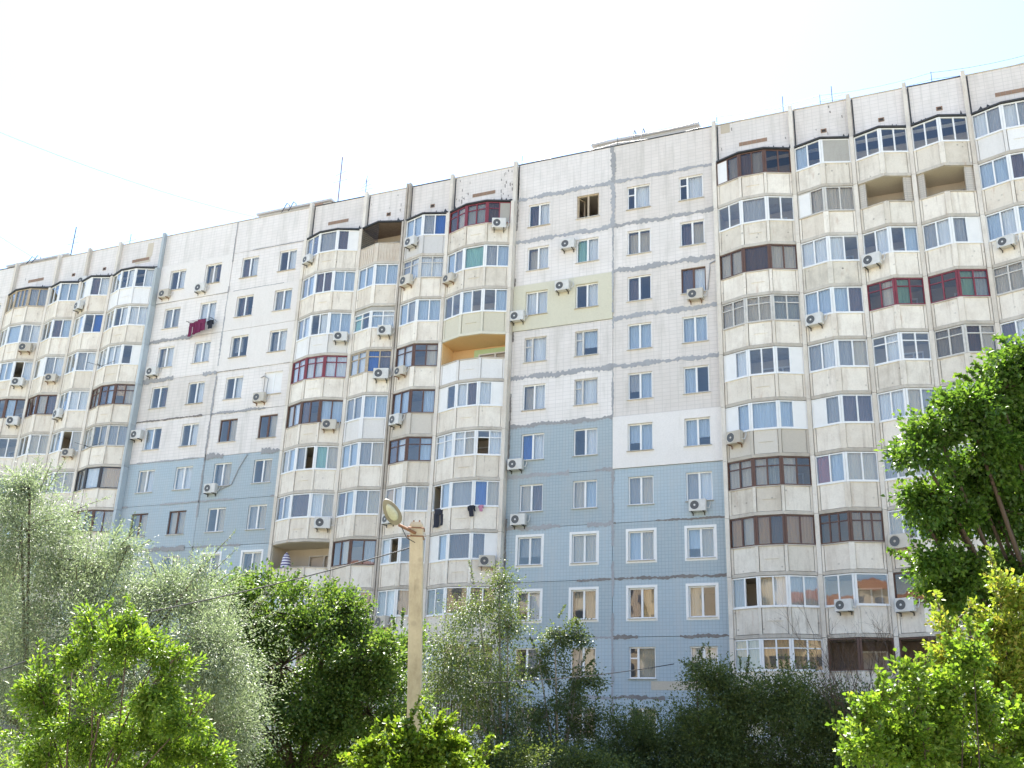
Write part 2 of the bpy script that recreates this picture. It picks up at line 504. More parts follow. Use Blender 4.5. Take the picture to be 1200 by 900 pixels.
# ---- flat strips: windows (two panes each); code = frame letter, two contents, options 3 = narrow left sash, s = white surround, x = bars
FLATWIN = {
    'right': {10: 'Wdc Too Wdc3 Wdc3', 9: 'Wdc WGc Wdd Wdd', 8: 'Wcc Wdc Wdd Nuc', 7: 'Acc3 Acb3 Wbb Wbb', 6: 'Wdc Acc3 Wgb Wbd',
              5: 'WBc Wdc Wbb Wbb', 4: 'Wtu Wtb Wgt Wgc', 3: 'Wdds Wtts Wbts Wbts', 2: 'Wdcs Wdds Wuys Wtds', 1: 'Wdg Wdt Wdt3 Wcc',  # beside the deep blue curtain, a white sheet stands in for a reflection
              0: 'Wddx Wddx Wdd Wddx'},
    'left': {10: 'Wdc Wdd Wuc Wdc', 9: 'Wgg Wcc Wdd Wgb', 8: 'Wdc Wcc Wdd Wdc', 7: 'Wdd Wdc Wdc WPP', 6: 'Wbd Wdc Ndt Ndt',
             5: 'Wtc Wcc Wdt Wdt', 4: 'Ndt Ntt Wdt Wgt', 3: 'Wdt Wdt Wdds Wdts', 2: 'Wdc Wdd Wdc Wdt', 1: 'Wdd Wdc Wdd Wdd', 0: 'Wdd Wdd Wdd Wdd'},
}
COLS = {'right': [-20.58, -17.60, -14.62, -11.65], 'left': [-46.87, -43.91, -40.95, -37.99],
        'far': [-72.8, -69.8, -66.9, -63.95], 'end': [8.1, 11.1]}
WW, WH = 1.32, 1.46
room_mb = MB()


def room(x0, x1, z0, z1, y0, y1):
    room_mb.quad((x0, y1, z0), (x1, y1, z0), (x1, y1, z1), (x0, y1, z1))
    room_mb.quad((x0, y0, z0), (x0, y1, z0), (x0, y1, z1), (x0, y0, z1))
    room_mb.quad((x1, y1, z0), (x1, y0, z0), (x1, y0, z1), (x1, y1, z1))
    room_mb.quad((x0, y0, z0), (x1, y0, z0), (x1, y1, z0), (x0, y1, z0))
    room_mb.quad((x0, y1, z1), (x1, y1, z1), (x1, y0, z1), (x0, y0, z1))


def flat_window(cx, cz, code, proud):
    fr, c1, c2 = code[0], code[1], code[2]
    opt = code[3:]
    yf = 0.10 - proud * 0.0
    a, n, o = (1.0, 0.0), (0.0, -1.0), (cx - WW / 2, yf)
    t = 0.065
    mb = MB()
    z0, z1 = cz - WH / 2, cz + WH / 2
    mid = WW * (0.34 if '3' in opt else 0.5)
    for s0, s1, q0, q1 in ((0, t, z0, z1), (WW - t, WW, z0, z1), (t, WW - t, z0, z0 + t), (t, WW - t, z1 - t, z1), (mid - 0.05, mid + 0.05, z0 + t, z1 - t)):
        mb.bar(o, a, n, s0, s1, -0.05, 0.02, q0, q1)
    if '3' in opt:
        mb.bar(o, a, n, t, mid - 0.05, -0.045, 0.015, cz + 0.18, cz + 0.24)
    if 's' in opt:                                  # wide white surround laid on the tiles
        w = 0.13
        ys = -proud - 0.02
        for x0, x1, q0, q1 in ((cx - WW / 2 - w, cx - WW / 2, z0 - w, z1 + w), (cx + WW / 2, cx + WW / 2 + w, z0 - w, z1 + w),
                               (cx - WW / 2, cx + WW / 2, z1, z1 + w), (cx - WW / 2, cx + WW / 2, z0 - w, z0)):
            mb.box(x0, x1, ys, -proud + 0.001, q0, q1)
    win = mb.build('window', F[fr], block)
    sl = MB()
    sl.prism([(cx - WW / 2 - 0.05, -proud - 0.09), (cx + WW / 2 + 0.05, -proud - 0.09), (cx + WW / 2 + 0.05, 0.06), (cx - WW / 2 - 0.05, 0.06)], z0 - 0.035, z0 - 0.004)
    sl.build('sill', F['A'] if random.random() < 0.6 else M['slab'], win)
    cm = MB()
    for i, (s0, s1, c) in enumerate(((t, mid - 0.05, c1), (mid + 0.05, WW - t, c2))):
        if c == 'o':                                  # sash standing open
            sb = MB()
            h = 0.5 if i == 0 else 0.42
            ang = math.radians(70)
            ox, oy = (o[0] + (s0 if i == 0 else s1), yf)
            aa = (math.cos(ang) * (1 if i == 0 else -1), math.sin(ang)); nn = (-aa[1], aa[0])
            for e0, e1, q0, q1 in ((0, 0.07, z0 + t, z1 - t), (h, h + 0.07, z0 + t, z1 - t), (0.07, h, z0 + t, z0 + t + 0.07), (0.07, h, z1 - t - 0.07, z1 - t)):
                sb.bar((ox, oy), aa, nn, e0, e1, -0.02, 0.02, q0, q1)
            sb.build('open_sash', F[fr], win)
            continue
        if c == 'P':
            pb = MB(); pb.bar(o, a, n, s0, s1, -0.02, 0.0, z0 + t, z1 - t)
            pb.build('board', M['board_white'], win)
            continue
        pb = MB()
        pane_box(pb, o, a, n, s0 + 0.001, s1 - 0.001, -0.01, z0 + t, z1 - t)
        pb.build('window_pane', M['glass'], win)
        if c == 'd' and random.random() < 0.6:       # a blind or furniture further back in the room
            curtain_sheet(cm, o, a, n, s0 - 0.05, s1 + 0.05, -0.32, z0 + random.choice([0.0, 0.1, 0.5]), z1 - 0.02, CKEYS.index(random.choice('gugt')))
        if c != 'd':
            lo = z0 + (random.choice([0.02, 0.02, 0.02, 0.5]) if c in 'bg' else 0.02)
            curtain_sheet(cm, o, a, n, s0 - 0.03, s1 + 0.03, -0.16, lo, z1 - 0.02, CKEYS.index(c))
    if cm.v:
        cm.build('curtain', CMATS, win)
    if 'x' in opt:
        bb = MB()
        for k in range(9):
            x = cx - WW / 2 + WW * (k + 0.5) / 9
            bb.tube([(x, -0.06, z0 - 0.03), (x, -0.06, z1 + 0.03)], 0.012, 4)
        bb.build('window_bars', F['A'], win)
    room(cx - 1.42, cx + 1.42, cz - 1.5, cz + 1.12, 0.32, 4.8)


def flat_mats(strip, r, half):
    """material and how far the panel stands proud"""
    if strip == 'right':
        if r == 8 and half == 0: return 'render_cream', 0.05
        if r == 5 and half == 1: return 'render_white', 0.06
        if r <= 4 or (r == 5 and half == 0): return 'tile_blue', 0.0
    if strip == 'left':
        if r <= 5: return 'tile_blue', 0.0
        if (r == 10 and half == 0) or (r == 8 and half == 1) or (r == 9 and half == 1): return 'render_white', 0.03
    if strip in ('far', 'end') and r <= 5: return 'tile_blue', 0.0
    return 'tile_white', 0.0


for strip, (u0, u1) in FLATS.items():
    a0 = u0 + FINW if strip != 'far' else u0
    a1 = u1 - FINW if strip != 'end' else u1
    mid = (u0 + u1) / 2 if strip != 'right' else -16.1
    if strip == 'left': mid = -42.4
    for half, (x0, x1) in enumerate(((a0, mid), (mid, a1))):
        cols = [c for c in COLS[strip] if x0 < c < x1]
        if strip == 'far' and half == 0: continue
        if strip == 'end' and half == 1: continue
        for r in range(0, 11):
            mt, pr = flat_mats(strip, r, half)
            cz = row_z(r)
            holes = [(c - WW / 2, c + WW / 2, cz - WH / 2, cz + WH / 2) for c in cols]
            wall_with_holes('wall_panel', x0 + 0.012, x1 - 0.012, cz - 1.588, cz + 1.188, holes, -pr, 0.30, M[mt], block)
            for c in cols:
                if strip in FLATWIN:
                    code = FLATWIN[strip][r].split()[COLS[strip].index(c)]
                else:
                    code = random.choice(['Wdc', 'Wdd', 'Wgc'])
                flat_window(c, cz, code, pr)
        wall_with_holes('wall_panel', x0 + 0.012, x1 - 0.012, row_z(10) + 1.212, ROOF - 0.06, [], 0.0, 0.30, M['tile_white'], block)
room_mb.build('room_interiors', M['room'], block)['kind'] = 'stuff'


# ---- sealant smeared along the panel joints (ragged bands standing a few millimetres proud)
def ragged_band(pts0, pts1, width, proud, mat, name='joint_sealant', vertical=False, cover=1.0):
    (x0, z0), (x1, z1) = pts0, pts1
    L = math.hypot(x1 - x0, z1 - z0)
    k = max(8, int(L / 0.085))
    mb = MB()
    ph = random.uniform(0, 50)
    prev = None
    for i in range(k + 1):
        t = i / k
        wv = 0.75 + 0.25 * math.sin(ph + t * L * 1.9) + 0.18 * math.sin(ph * 2 + t * L * 5.3) + random.uniform(-0.42, 0.42)
        lo, hi = -width * 0.5 * max(0.15, wv), width * 0.5 * max(0.15, 0.8 + 0.3 * math.sin(ph * 3 + t * L * 3.1) + random.uniform(-0.45, 0.45))
        on = (math.sin(ph * 1.7 + t * L * 0.9) * 0.5 + 0.5) < cover or cover >= 1
        x, z = x0 + (x1 - x0) * t, z0 + (z1 - z0) * t
        cur = ((x + lo, z), (x + hi, z)) if vertical else ((x, z + lo), (x, z + hi))
        if prev and on:
            y = -proud
            a, b = prev
            c, d = cur
            n = len(mb.v)
            mb.v += [(a[0], y, a[1]), (b[0], y, b[1]), (d[0], y, d[1]), (c[0], y, c[1])]
            mb.f.append((n, n + 1, n + 2, n + 3) if vertical else (n, n + 3, n + 2, n + 1)); mb.m.append(0)
        if mb.v and (not on or i == k):              # each unbroken run of sealant is a piece of its own
            mb.build(name, mat, block)
            mb = MB()
        prev = cur


U0, UM, U1 = -21.98, -16.1, -10.37
S = M['sealant']; D = M['joint_dark']
for r, half, w, cov, mt in ((10, 0, .30, 1, S), (10, 1, .24, 1, S), (9, 0, .30, 1, S), (9, 1, .30, 1, S), (8, 1, .32, 1, S), (7, 1, .30, 1, S), (7, 0, .08, .6, S),
                            (6, 0, .34, 1, S), (6, 1, .28, 1, S), (5, 0, .26, 1, S), (4, 0, .26, .9, S), (3, 0, .26, .9, S), (3, 1, .12, .8, D),
                            (2, 0, .13, .6, D), (2, 1, .16, .9, D), (1, 0, .14, .6, S), (1, 1, .18, .8, D), (0, 0, .18, .9, S), (0, 1, .2, .9, D)):
    z = row_z(r) + 1.2
    x0, x1 = (U0, UM) if half == 0 else (UM, U1)
    pr = 0.012
    ragged_band((x0, z), (x1, z), w, pr, mt, cover=cov)
for r in range(0, 12):
    if r in (5,): continue
    z0, z1 = row_z(r) - 1.6, (row_z(r) + 1.2 if r < 11 else ROOF - 0.06)
    pr = 0.016 if r != 8 else 0.058
    ragged_band((UM, z0), (UM, z1), 0.30 if r >= 10 else 0.11 if r > 4 else 0.15, pr, S, vertical=True, cover=1.0 if r >= 10 else 0.97 if r < 5 else 0.8)
LU0, LUM, LU1 = -48.38, -42.4, -36.57
for r, half, w, cov, mt in ((10, 1, .07, .7, S), (9, 1, .05, .6, S), (9, 0, .05, .5, S), (8, 0, .30, .7, S), (7, 0, .34, .75, S), (7, 1, .05, .7, D), (6, 0, .12, .9, D), (6, 1, .2, .8, S),
                            (5, 0, .1, .8, S), (5, 1, .36, .65, S), (4, 0, .12, .7, S), (4, 1, .12, .7, S), (3, 0, .3, .5, S), (3, 1, .12, .7, S), (2, 0, .1, .7, S), (2, 1, .1, .7, S)):
    z = row_z(r) + 1.2
    x0, x1 = (LU0, LUM) if half == 0 else (LUM, LU1)
    ragged_band((x0, z), (x1, z), w, 0.036, mt, cover=cov)
for r in range(1, 12):
    z0, z1 = row_z(r) - 1.6, (row_z(r) + 1.2 if r < 11 else ROOF - 0.06)
    ragged_band((LUM, z0), (LUM, z1), 0.14 if r < 9 else 0.08, 0.036, S, vertical=True, cover=0.85)
ragged_band((U0 + 0.04, row_z(0) - 1.6), (U0 + 0.04, ROOF - 0.1), 0.1, 0.02, D, vertical=True, cover=0.6)
# thin coping along the roof edge
for (u0, u1) in list(FLATS.values()) + list(STACKS.values()):
    g = MB(); g.box(u0 + FINW + 0.01, u1 - FINW - 0.01, -0.035, 0.32, ROOF - 0.055, ROOF - 0.005)
    g.build('coping', M['tar'] if random.random() < 0.5 else M['slab'], block)

# ---- pilasters between the balcony columns
fins = sorted({x for s in STACKS.values() for x in s})
for x in fins:
    mt = M['fin']
    if abs(x + 48.5) < 0.01: mt = M['fin_blue']
    if abs(x + 29.3) < 0.01: mt = M['fin_dirty']
    zs = [0.0] + [row_z(r) + 1.0 for r in range(0, 11)] + [ROOF + 0.13]
    for r, (z0, z1) in enumerate(zip(zs, zs[1:])):
        g = MB()
        yf = (-0.46 if r < 11 else -0.26) + random.uniform(-0.008, 0.008)
        dx = random.uniform(-0.006, 0.006)
        w = FINW
        yb = 1.2 if r < 11 else -0.002
        if abs(x + 29.3) < 0.01:
            g.box(x - w - 0.05, x - 0.03, yf, yb, z0 + 0.008, z1 - 0.008)
            g.box(x + 0.03, x + w + 0.05, yf, yb, z0 + 0.008, z1 - 0.008)
        else:
            g.box(x - w + dx, x + w + dx, yf, yb, z0 + 0.008, z1 - 0.008)
        g.build('pilaster', mt, block)
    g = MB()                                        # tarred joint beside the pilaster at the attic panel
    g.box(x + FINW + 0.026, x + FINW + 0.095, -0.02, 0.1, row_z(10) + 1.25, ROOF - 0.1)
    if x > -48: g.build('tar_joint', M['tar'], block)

# ---- balconies. code: frame letter, t = transom, then the panes of each face, faces split by |
BALC = {
    'R1': {10: 'N:Pg|ug|dd', 9: 'W:dd|g|dd', 8: 'N:cc|u|cc', 7: 'At:cc|cc|bb', 6: 'W:Pc|dd|dP', 5: 'W:Pb|b|bP', 4: 'Nt:cc|cb|cd', 3: 'N:yc|yu|yy', 2: 'W:go|tc|gg',
           1: 'Wt:yt|yy|yy', 0: 'W:dd|dd|dd'},
    'R2': {10: 'W:bd|Q', 9: 'A:Pc|cc', 8: 'W:cc|cd', 7: 'W:bb|bu', 6: 'W:gc|gt', 5: 'W:Pg|uu', 4: 'W:rb|tt', 3: 'Nt:ddd|ttt', 2: 'W:dd|d', 1: 'N:o|o', 0: 'N:d|d'},
    'R3': {10: 'W:dd|dd', 9: 'O', 8: 'W:dc|db', 7: 'Mt:dc|Gd', 6: 'Wt:dc|dd', 5: 'W:cc|tg', 4: 'W:gt|tt', 3: 'W:td|d', 2: 'N:d|d', 1: 'N:o|o', 0: 'N:d|d'},
    'R4': {10: 'W:dd|dd', 9: 'O', 8: 'W:gc|gP', 7: 'Mt:dd|Gb', 6: 'At:gg|uc', 5: 'W:cc|tt', 4: 'W:tt|gg', 3: 'W:dc|dd', 2: 'W:dd|dd', 1: 'N:o|o', 0: 'N:d|d'},
    'R5': {10: 'W:cg|cg|cg', 9: 'W:bb|ub|bb', 8: 'W:bc|bc|cc', 7: 'At:cc|cc|cc', 6: 'W:uc|cc|cc', 5: 'W:dc|cc|dd', 4: 'W:dd|cc|dd', 3: 'W:dd|d|dd', 2: 'W:dd|cc|dd', 1: 'W:dd|cc|dd', 0: 'W:dd|cc|dd'},
    'M1': {10: 'W:gu|g|uP', 9: 'W:gb|uu|bb', 8: 'W:gc|dc|bb', 7: 'Mt:cc|cc|cc', 6: 'N:tc|ud|bb', 5: 'W:tb|go|Gt', 4: 'W:ug|u|ct', 3: 'O', 2: 'W:cc|cc|cc', 1: 'W:dc|cc|dd', 0: 'W:dd|dd|dd'},
    'M2': {10: 'O', 9: 'W:bb|bb', 8: 'Wt:Gd|bc', 7: 'Tt:cc|Bu', 6: 'W:gg|bb', 5: 'W:bb|gt', 4: 'W:ub|gt', 3: 'N:dt|dg', 2: 'W:cc|tt', 1: 'W:dc|dd', 0: 'W:dd|dd'},
    'M3': {10: 'W:bb|gB', 9: 'At:gc|cc', 8: 'W:bg|bb', 7: 'Nt:cc|dt', 6: 'N:bb|db', 5: 'Nt:uc|db', 4: 'W:yc|gt', 3: 'W:co|dt', 2: 'W:gc|gg', 1: 'W:dc|dd', 0: 'W:dd|dd'},
    'M4': {10: 'Mt:uc|bb|uQ', 9: 'W:bg|G|gb', 8: 'W:dd|bd|db', 7: 'O', 6: 'W:Pd|cu|cP', 5: 'Wt:cc|ct|oc', 4: 'W:ob|g|Bt', 3: 'W:Pb|u|uP', 2: 'W:dd|d|dd', 1: 'W:dd|dd|dd', 0: 'N:dd|dd|ddx'},
    'L1': {10: 'T:gg|ggg|gg', 9: 'W:db|b|gc', 8: 'W:ub|bb|oc', 7: 'N:bb|dd|bd', 6: 'W:ob|cc|dd', 5: 'W:dd|cc|dd'},
    'L2': {10: 'W:dd|bb', 9: 'W:dd|ub', 8: 'W:tP|gc', 7: 'N:uu|tu', 6: 'W:dd|tt', 5: 'W:dt|dd', 4: 'W:dd|cc'},
    'L3': {10: 'W:cP|uc', 9: 'W:cc|dB', 8: 'W:gg|gc', 7: 'W:bd|cc', 6: 'W:bd|ot', 5: 'W:dt|tt', 4: 'W:dd|tt', 3: 'W:dd|cc'},
    'L4': {10: 'W:gc|dc|dc', 9: 'W:gg|dc|cc', 8: 'W:cb|cc|dP', 7: 'Nt:db|ub|yt', 6: 'A:cc|dg|gg', 5: 'K:dc|c|y', 4: 'N:ut|gd|gt', 3: 'W:dd|cc|dd', 2: 'W:dd|cc|dd'},
}
PARA = {('M2', 6): 'para_white', ('M3', 10): 'para_grey', ('M3', 6): 'para_beige', ('M4', 8): 'para_yellow', ('M4', 7): 'para_white', ('R1', 5): 'para_beige',
        ('M1', 8): 'para_white', ('R5', 10): 'para_white', ('L4', 10): 'para_white', ('R2', 8): 'cream_spotted', ('R1', 4): 'cream_worn', ('R1', 9): 'cream_worn',
        ('M2', 10): 'corrugated', ('R2', 10): 'cream_worn', ('R3', 9): 'cream_worn', ('M1', 10): 'cream_worn', ('M4', 10): 'cream_worn', ('R4', 10): 'cream_worn',
        ('R3', 10): 'cream_worn', ('R3', 6): 'cream_worn', ('R4', 6): 'cream_worn', ('R1', 2): 'cream_worn', ('R1', 3): 'cream_worn', ('M4', 9): 'cream_worn'}
SINGLE_PANES = {'R1', 'R2', 'R3', 'R4', 'R5', 'M4'}     # the columns whose panes show large enough to be picked apart
far_panes = MB()


def profile(st):
    u0, u1 = STACKS[st]
    a, b = u0 + FINW + 0.02, u1 - FINW - 0.02
    if st == 'M2': b -= 0.05
    if st == 'M3': a += 0.05
    if st in THREE:
        w = b - a
        return [(a, -0.36), (a + w * 0.335, -0.88), (a + w * 0.675, -0.88), (b, -0.36)]
    return [(a, -0.38), (a + (b - a) * 0.50, -0.82), (b, -0.38)]


def face_frame(p, q):
    d = np.array(q) - np.array(p); L = float(np.linalg.norm(d)); d = d / L
    return p, (float(d[0]), float(d[1])), (float(d[1]), float(-d[0])), L


def balcony(st, r):
    code = BALC[st][r]
    pr = profile(st)
    cz = row_z(r)
    zs, zp, zt = cz - 1.68, cz - 0.47, cz + 0.95
    open_ = code == 'O'
    special = (st, r)
    # floor slab with a drip edge: follows the bow
    out = [(p[0], p[1] - 0.05) for p in pr]
    mb = MB()
    mb.prism([(pr[0][0], 1.1)] + out + [(pr[-1][0], 1.1)], cz - 1.84, zs, 0)
    for i, p in enumerate(pr):                       # ribs at the corners of the bow
        ww = (0.13 if len(pr) == 3 else 0.07) if 0 < i < len(pr) - 1 else 0.05
        c = p[0] + (0.05 if i == 0 else -0.05 if i == len(pr) - 1 else 0)
        mb.box(c - ww, c + ww, p[1] - 0.034, p[1] + 0.10, zs, zp - 0.02, 1)
    pm = M[PARA.get((st, r), 'cream')]
    bal = mb.build('balcony', [M['slab'] if special != ('M4', 8) else M['para_yellow'], pm], block)
    # parapet: one panel to a face, cap on top
    for p, q in zip(pr, pr[1:]):
        o, a, n, L = face_frame(p, q)
        g = MB()
        if special == ('M2', 10):
            k = int(L / 0.09)
            for i in range(k):
                g.bar(o, a, n, L * i / k + 0.004, L * (i + 1) / k - 0.004, -0.02, 0.0 if i % 2 else 0.025, zs, zp)
        else:
            inner_g = 0.15 if len(pr) == 3 else 0.10
            g.bar(o, a, n, 0.125 if p is pr[0] else inner_g, L - (0.125 if q is pr[-1] else inner_g), -0.07, -0.012, zs + 0.03, zp - 0.02)
            if len(pr) == 4 and p is pr[1]:          # cast slot in the middle panel
                zc = (zs + zp) / 2
                g.bar(o, a, n, L * 0.25, L * 0.75, -0.012, 0.016, zc - 0.014, zc + 0.014)
        g.build('parapet_panel', pm, bal)
        g = MB()
        g.bar(o, a, n, -0.02, L + 0.02, -0.10, 0.045, zp - 0.02, zp + 0.025)
        g.build('parapet_cap', F['W'] if code[0] in 'W' else M['slab'], bal)
    # recessed room wall, ceiling face, door and window of the flat behind
    wm = {'M4': 'inner_orange'}.get(st if r == 7 else '', 'inner_brown' if code == 'N:o|o' else 'inner')  # dark brown wall makes these open recesses read near-black
    x0, x1 = pr[0][0] - 0.018, pr[-1][0] + 0.018
    w = x1 - x0
    g = MB()
    dx0, dx1 = (x0 + w * 0.42, x0 + w * 0.86)
    dz1 = cz + 0.55
    for a0, a1, q0, q1 in ((x0, dx0, zs, zt - 0.02), (dx1, x1, zs, zt - 0.02), (dx0, dx1, dz1, zt - 0.02), (dx0, dx0 + (dx1 - dx0) * 0.6, zs, cz - 0.75)):
        g.box(a0, a1, 1.0, 1.15, q0, q1)
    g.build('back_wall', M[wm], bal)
    for xa, xb in ((x0, x0 + 0.03), (x1 - 0.03, x1)):
        g = MB(); g.box(xa, xb, -0.33, 1.0, zs, zt - 0.02)
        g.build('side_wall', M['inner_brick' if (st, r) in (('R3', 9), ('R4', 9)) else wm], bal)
    if open_:
        g = MB(); g.prism([(pr[0][0], 0.995)] + [(p[0], p[1] + 0.02) for p in pr] + [(pr[-1][0], 0.995)], zt - 0.018, zt - 0.004)
        g.build('ceiling', M['inner_orange'] if special == ('M4', 7) else M['inner_brown'] if special == ('M2', 10) else M['inner'], bal)
    g = MB()
    dm = dx0 + (dx1 - dx0) * 0.6
    for a0, a1, q0, q1 in ((dx0, dx0 + .07, cz - .75, dz1), (dx1 - .07, dx1, zs, dz1), (dx0 + .07, dx1 - .07, dz1 - .07, dz1), (dm - .04, dm + .04, zs, dz1 - .07), (dx0 + .07, dm - .04, cz - .75, cz - .68)):
        g.box(a0, a1, 0.98, 1.08, q0, q1)
    g.build('door_frame', F['W'] if not open_ or r == 7 else F['A'], bal)
    room_b.quad((dx0, 1.14, zs), (dx1, 1.14, zs), (dx1, 1.14, dz1), (dx0, 1.14, dz1))
    if special == ('M4', 7):                          # green paint round the window
        g = MB(); e = 0.28
        for a0, a1, q0, q1 in ((dx0 - e, dx0 - 0.005, zs, dz1 + e), (dx1 + 0.005, dx1 + e, zs, dz1 + e), (dx0 - 0.005, dx1 + 0.005, dz1 + 0.005, dz1 + e)):
            g.box(a0, a1, 0.985, 0.998, q0, q1)
        g.build('painted_surround', M['inner_green'], bal)
    if open_:
        if r == 9:                                   # brick piers left standing at both ends of the opening
            for (p, q, e) in ((pr[0], pr[1], 0), (pr[-2], pr[-1], 1)):
                o, a, n, L = face_frame(p, q)
                g = MB(); g.bar(o, a, n, 0.02 if not e else L - .40, .34 if not e else L - .02, -0.16, -0.04, zp + .03, zt - .02)
                g.build('pier', M['inner_brick'], bal)
        if special == ('M2', 10):                    # security mesh above the tin parapet
            g = MB()
            for p, q in list(zip(pr, pr[1:]))[:1]:
                o, a, n, L = face_frame(p, q)
                for k in range(14):
                    s = L * k / 13
                    g.bar(o, a, n, s - .008, s + .008, -0.01, 0.01, zp + .03, zt - 0.02)
                for k in range(9):
                    zz = zp + .1 + k * 0.145
                    g.bar(o, a, n, 0, L, -0.008, 0.008, zz, zz + .014)
            g.build('security_mesh', M['metal_dark'], bal)
        return bal
    # glazing
    fl, spec = code.split(':')
    frame, trans = fl[0], 't' in fl
    fmat = F[frame]
    gmb = MB(); cm = MB(); bars = MB()
    z0, z1 = zp + 0.03, zt - 0.015
    if special == ('M2', 8): z1 -= 0.28
    t = 0.055
    faces = spec.split('|')
    glass = M['glass_old'] if frame in 'NMKTA' else M['glass']
    for fi, ((p, q), cells) in enumerate(zip(zip(pr, pr[1:]), faces)):
        o, a, n, L = face_frame(p, q)
        cells_ = cells.replace('x', '')
        k = len(cells_)
        e0 = 0.10 if fi > 0 else 0.05
        e1 = 0.10 if fi < len(faces) - 1 else 0.05
        gmb.bar(o, a, n, 0.0, e0, -0.07, 0.03, z0, z1)
        gmb.bar(o, a, n, L - e1, L, -0.07, 0.03, z0, z1)
        gmb.bar(o, a, n, e0, L - e1, -0.05, 0.02, z0, z0 + t)
        gmb.bar(o, a, n, e0, L - e1, -0.05, 0.02, z1 - t, z1)
        zt2 = z0 + (z1 - z0) * 0.70
        for i, c in enumerate(cells_):
            s0 = e0 + (L - e0 - e1) * i / k
            s1 = e0 + (L - e0 - e1) * (i + 1) / k
            if i > 0:
                gmb.bar(o, a, n, s0 - 0.035, s0 + 0.035, -0.05, 0.02, z0 + t, z1 - t)
            i0 = s0 + (0.036 if i > 0 else 0.001)
            i1 = s1 - (0.036 if i < k - 1 else 0.001)
            if c in 'PQ':
                g = MB(); g.bar(o, a, n, i0, i1, -0.03, 0.005, z0 + t, z1 - t)
                g.build('infill_board', M['board_white' if c == 'P' else 'board_grey'], bal)
                continue
            spans = [(z0 + t, z1 - t)]
            if trans:
                gmb.bar(o, a, n, i0, i1, -0.045, 0.015, zt2 - 0.025, zt2 + 0.025)
                spans = [(z0 + t, zt2 - 0.026), (zt2 + 0.026, z1 - t)]
            for j, (q0, q1) in enumerate(spans):
                if c == 'o' and j == 0:
                    continue
                if st in SINGLE_PANES and r >= 1:
                    g = MB(); pane_box(g, o, a, n, i0, i1, -0.012, q0, q1)
                    g.build('glazing_pane', glass, bal)
                else:
                    pane_box(far_panes, o, a, n, i0, i1, -0.012, q0, q1)
            if c not in 'od':
                lo = z0 + (0.03 if c not in 'y' or trans is False else (z1 - z0) * 0.45)
                curtain_sheet(cm, o, a, n, i0 - 0.03, i1 + 0.03, -0.13, lo, z1 - 0.03, CKEYS.index(c))
    gmb.build('glazing_frame', fmat, bal)
    if special == ('M2', 8):
        g = MB()
        for p, q in zip(pr, pr[1:]):
            o, a, n, L = face_frame(p, q); g.bar(o, a, n, 0.0, L, -0.06, -0.01, z1 + .004, zt - .015)
        g.build('lintel_board', M['board_grey'], bal)
    if cm.v:
        cm.build('curtain', CMATS, bal)
    if 'x' in spec:
        g = MB()
        for p, q in zip(pr, pr[1:]):
            o, a, n, L = face_frame(p, q)
            for k in range(9):
                s = L * (k + .5) / 9
                g.bar(o, a, n, s - .015, s + .015, 0.05, 0.08, z0, z1)
        g.build('window_bars', F['A'], bal)
    return bal


room_b = MB()
BAL = {}
for st, rows in BALC.items():
    for r in rows:
        BAL[(st, r)] = balcony(st, r)
far_panes.build('far_glazing_panes', M['glass'], block)['kind'] = 'stuff'
room_b.build('doorway_darkness', M['room'], block)['kind'] = 'stuff'

# attic wall, canopy and vent above every balcony column
for st in STACKS:
    pr = profile(st)
    x0, x1 = pr[0][0] - 0.02, pr[-1][0] + 0.02
    wall_with_holes('wall_panel', x0, x1, row_z(10) + 0.96, ROOF - 0.06, [], 0.0, 0.30, M['tile_white'], block)
    g = MB()                                          # lid over the bow: slopes down to the front
    zt = row_z(10) + 0.97
    inner = [(x0, 0.0), (x1, 0.0)]
    top = [(p[0], p[1] - 0.12) for p in pr]
    n0 = len(g.v)
    g.prism([(x0 + .01, -0.003)] + top + [(x1 - .01, -0.003)], zt - 0.0, zt + 0.07, 0)
    k = len(top)
    fr = [(p[0], p[1], zt + 0.075) for p in top]
    bk = [(x0 + .01 + (x1 - x0 - .02) * i / (k - 1), -0.004, zt + 0.34) for i in range(k)]
    for i in range(k - 1):
        g.quad(fr[i], fr[i + 1], bk[i + 1], bk[i], 0)
    g.build('canopy', M['tar'], block)
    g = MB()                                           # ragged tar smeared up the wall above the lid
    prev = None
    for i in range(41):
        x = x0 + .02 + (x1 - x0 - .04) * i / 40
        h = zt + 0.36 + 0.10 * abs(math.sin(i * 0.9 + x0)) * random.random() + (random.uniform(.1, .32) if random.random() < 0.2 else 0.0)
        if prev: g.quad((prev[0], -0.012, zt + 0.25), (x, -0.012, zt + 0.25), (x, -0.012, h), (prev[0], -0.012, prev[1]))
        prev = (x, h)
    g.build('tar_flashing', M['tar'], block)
    g = MB()
    c = (x0 + x1) / 2
    if st in THREE:
        g.box(c - 0.75, c + 0.75, -0.018, 0.05, zt + 1.02, zt + 1.24)
        g.build('brick_vent', M['brick_vent'], block)
    else:
        g.box(c - 0.02, c + 0.28, -0.015, 0.05, zt + 0.86, zt + 1.10, 0)
        g.box(c + 0.03, c + 0.23, -0.02, 0.05, zt + 0.91, zt + 1.05, 1)  # solid dark block, its colour stands in for the dark vent opening
        g.build('vent_hole', [M['brick_vent'], M['hole']], block)
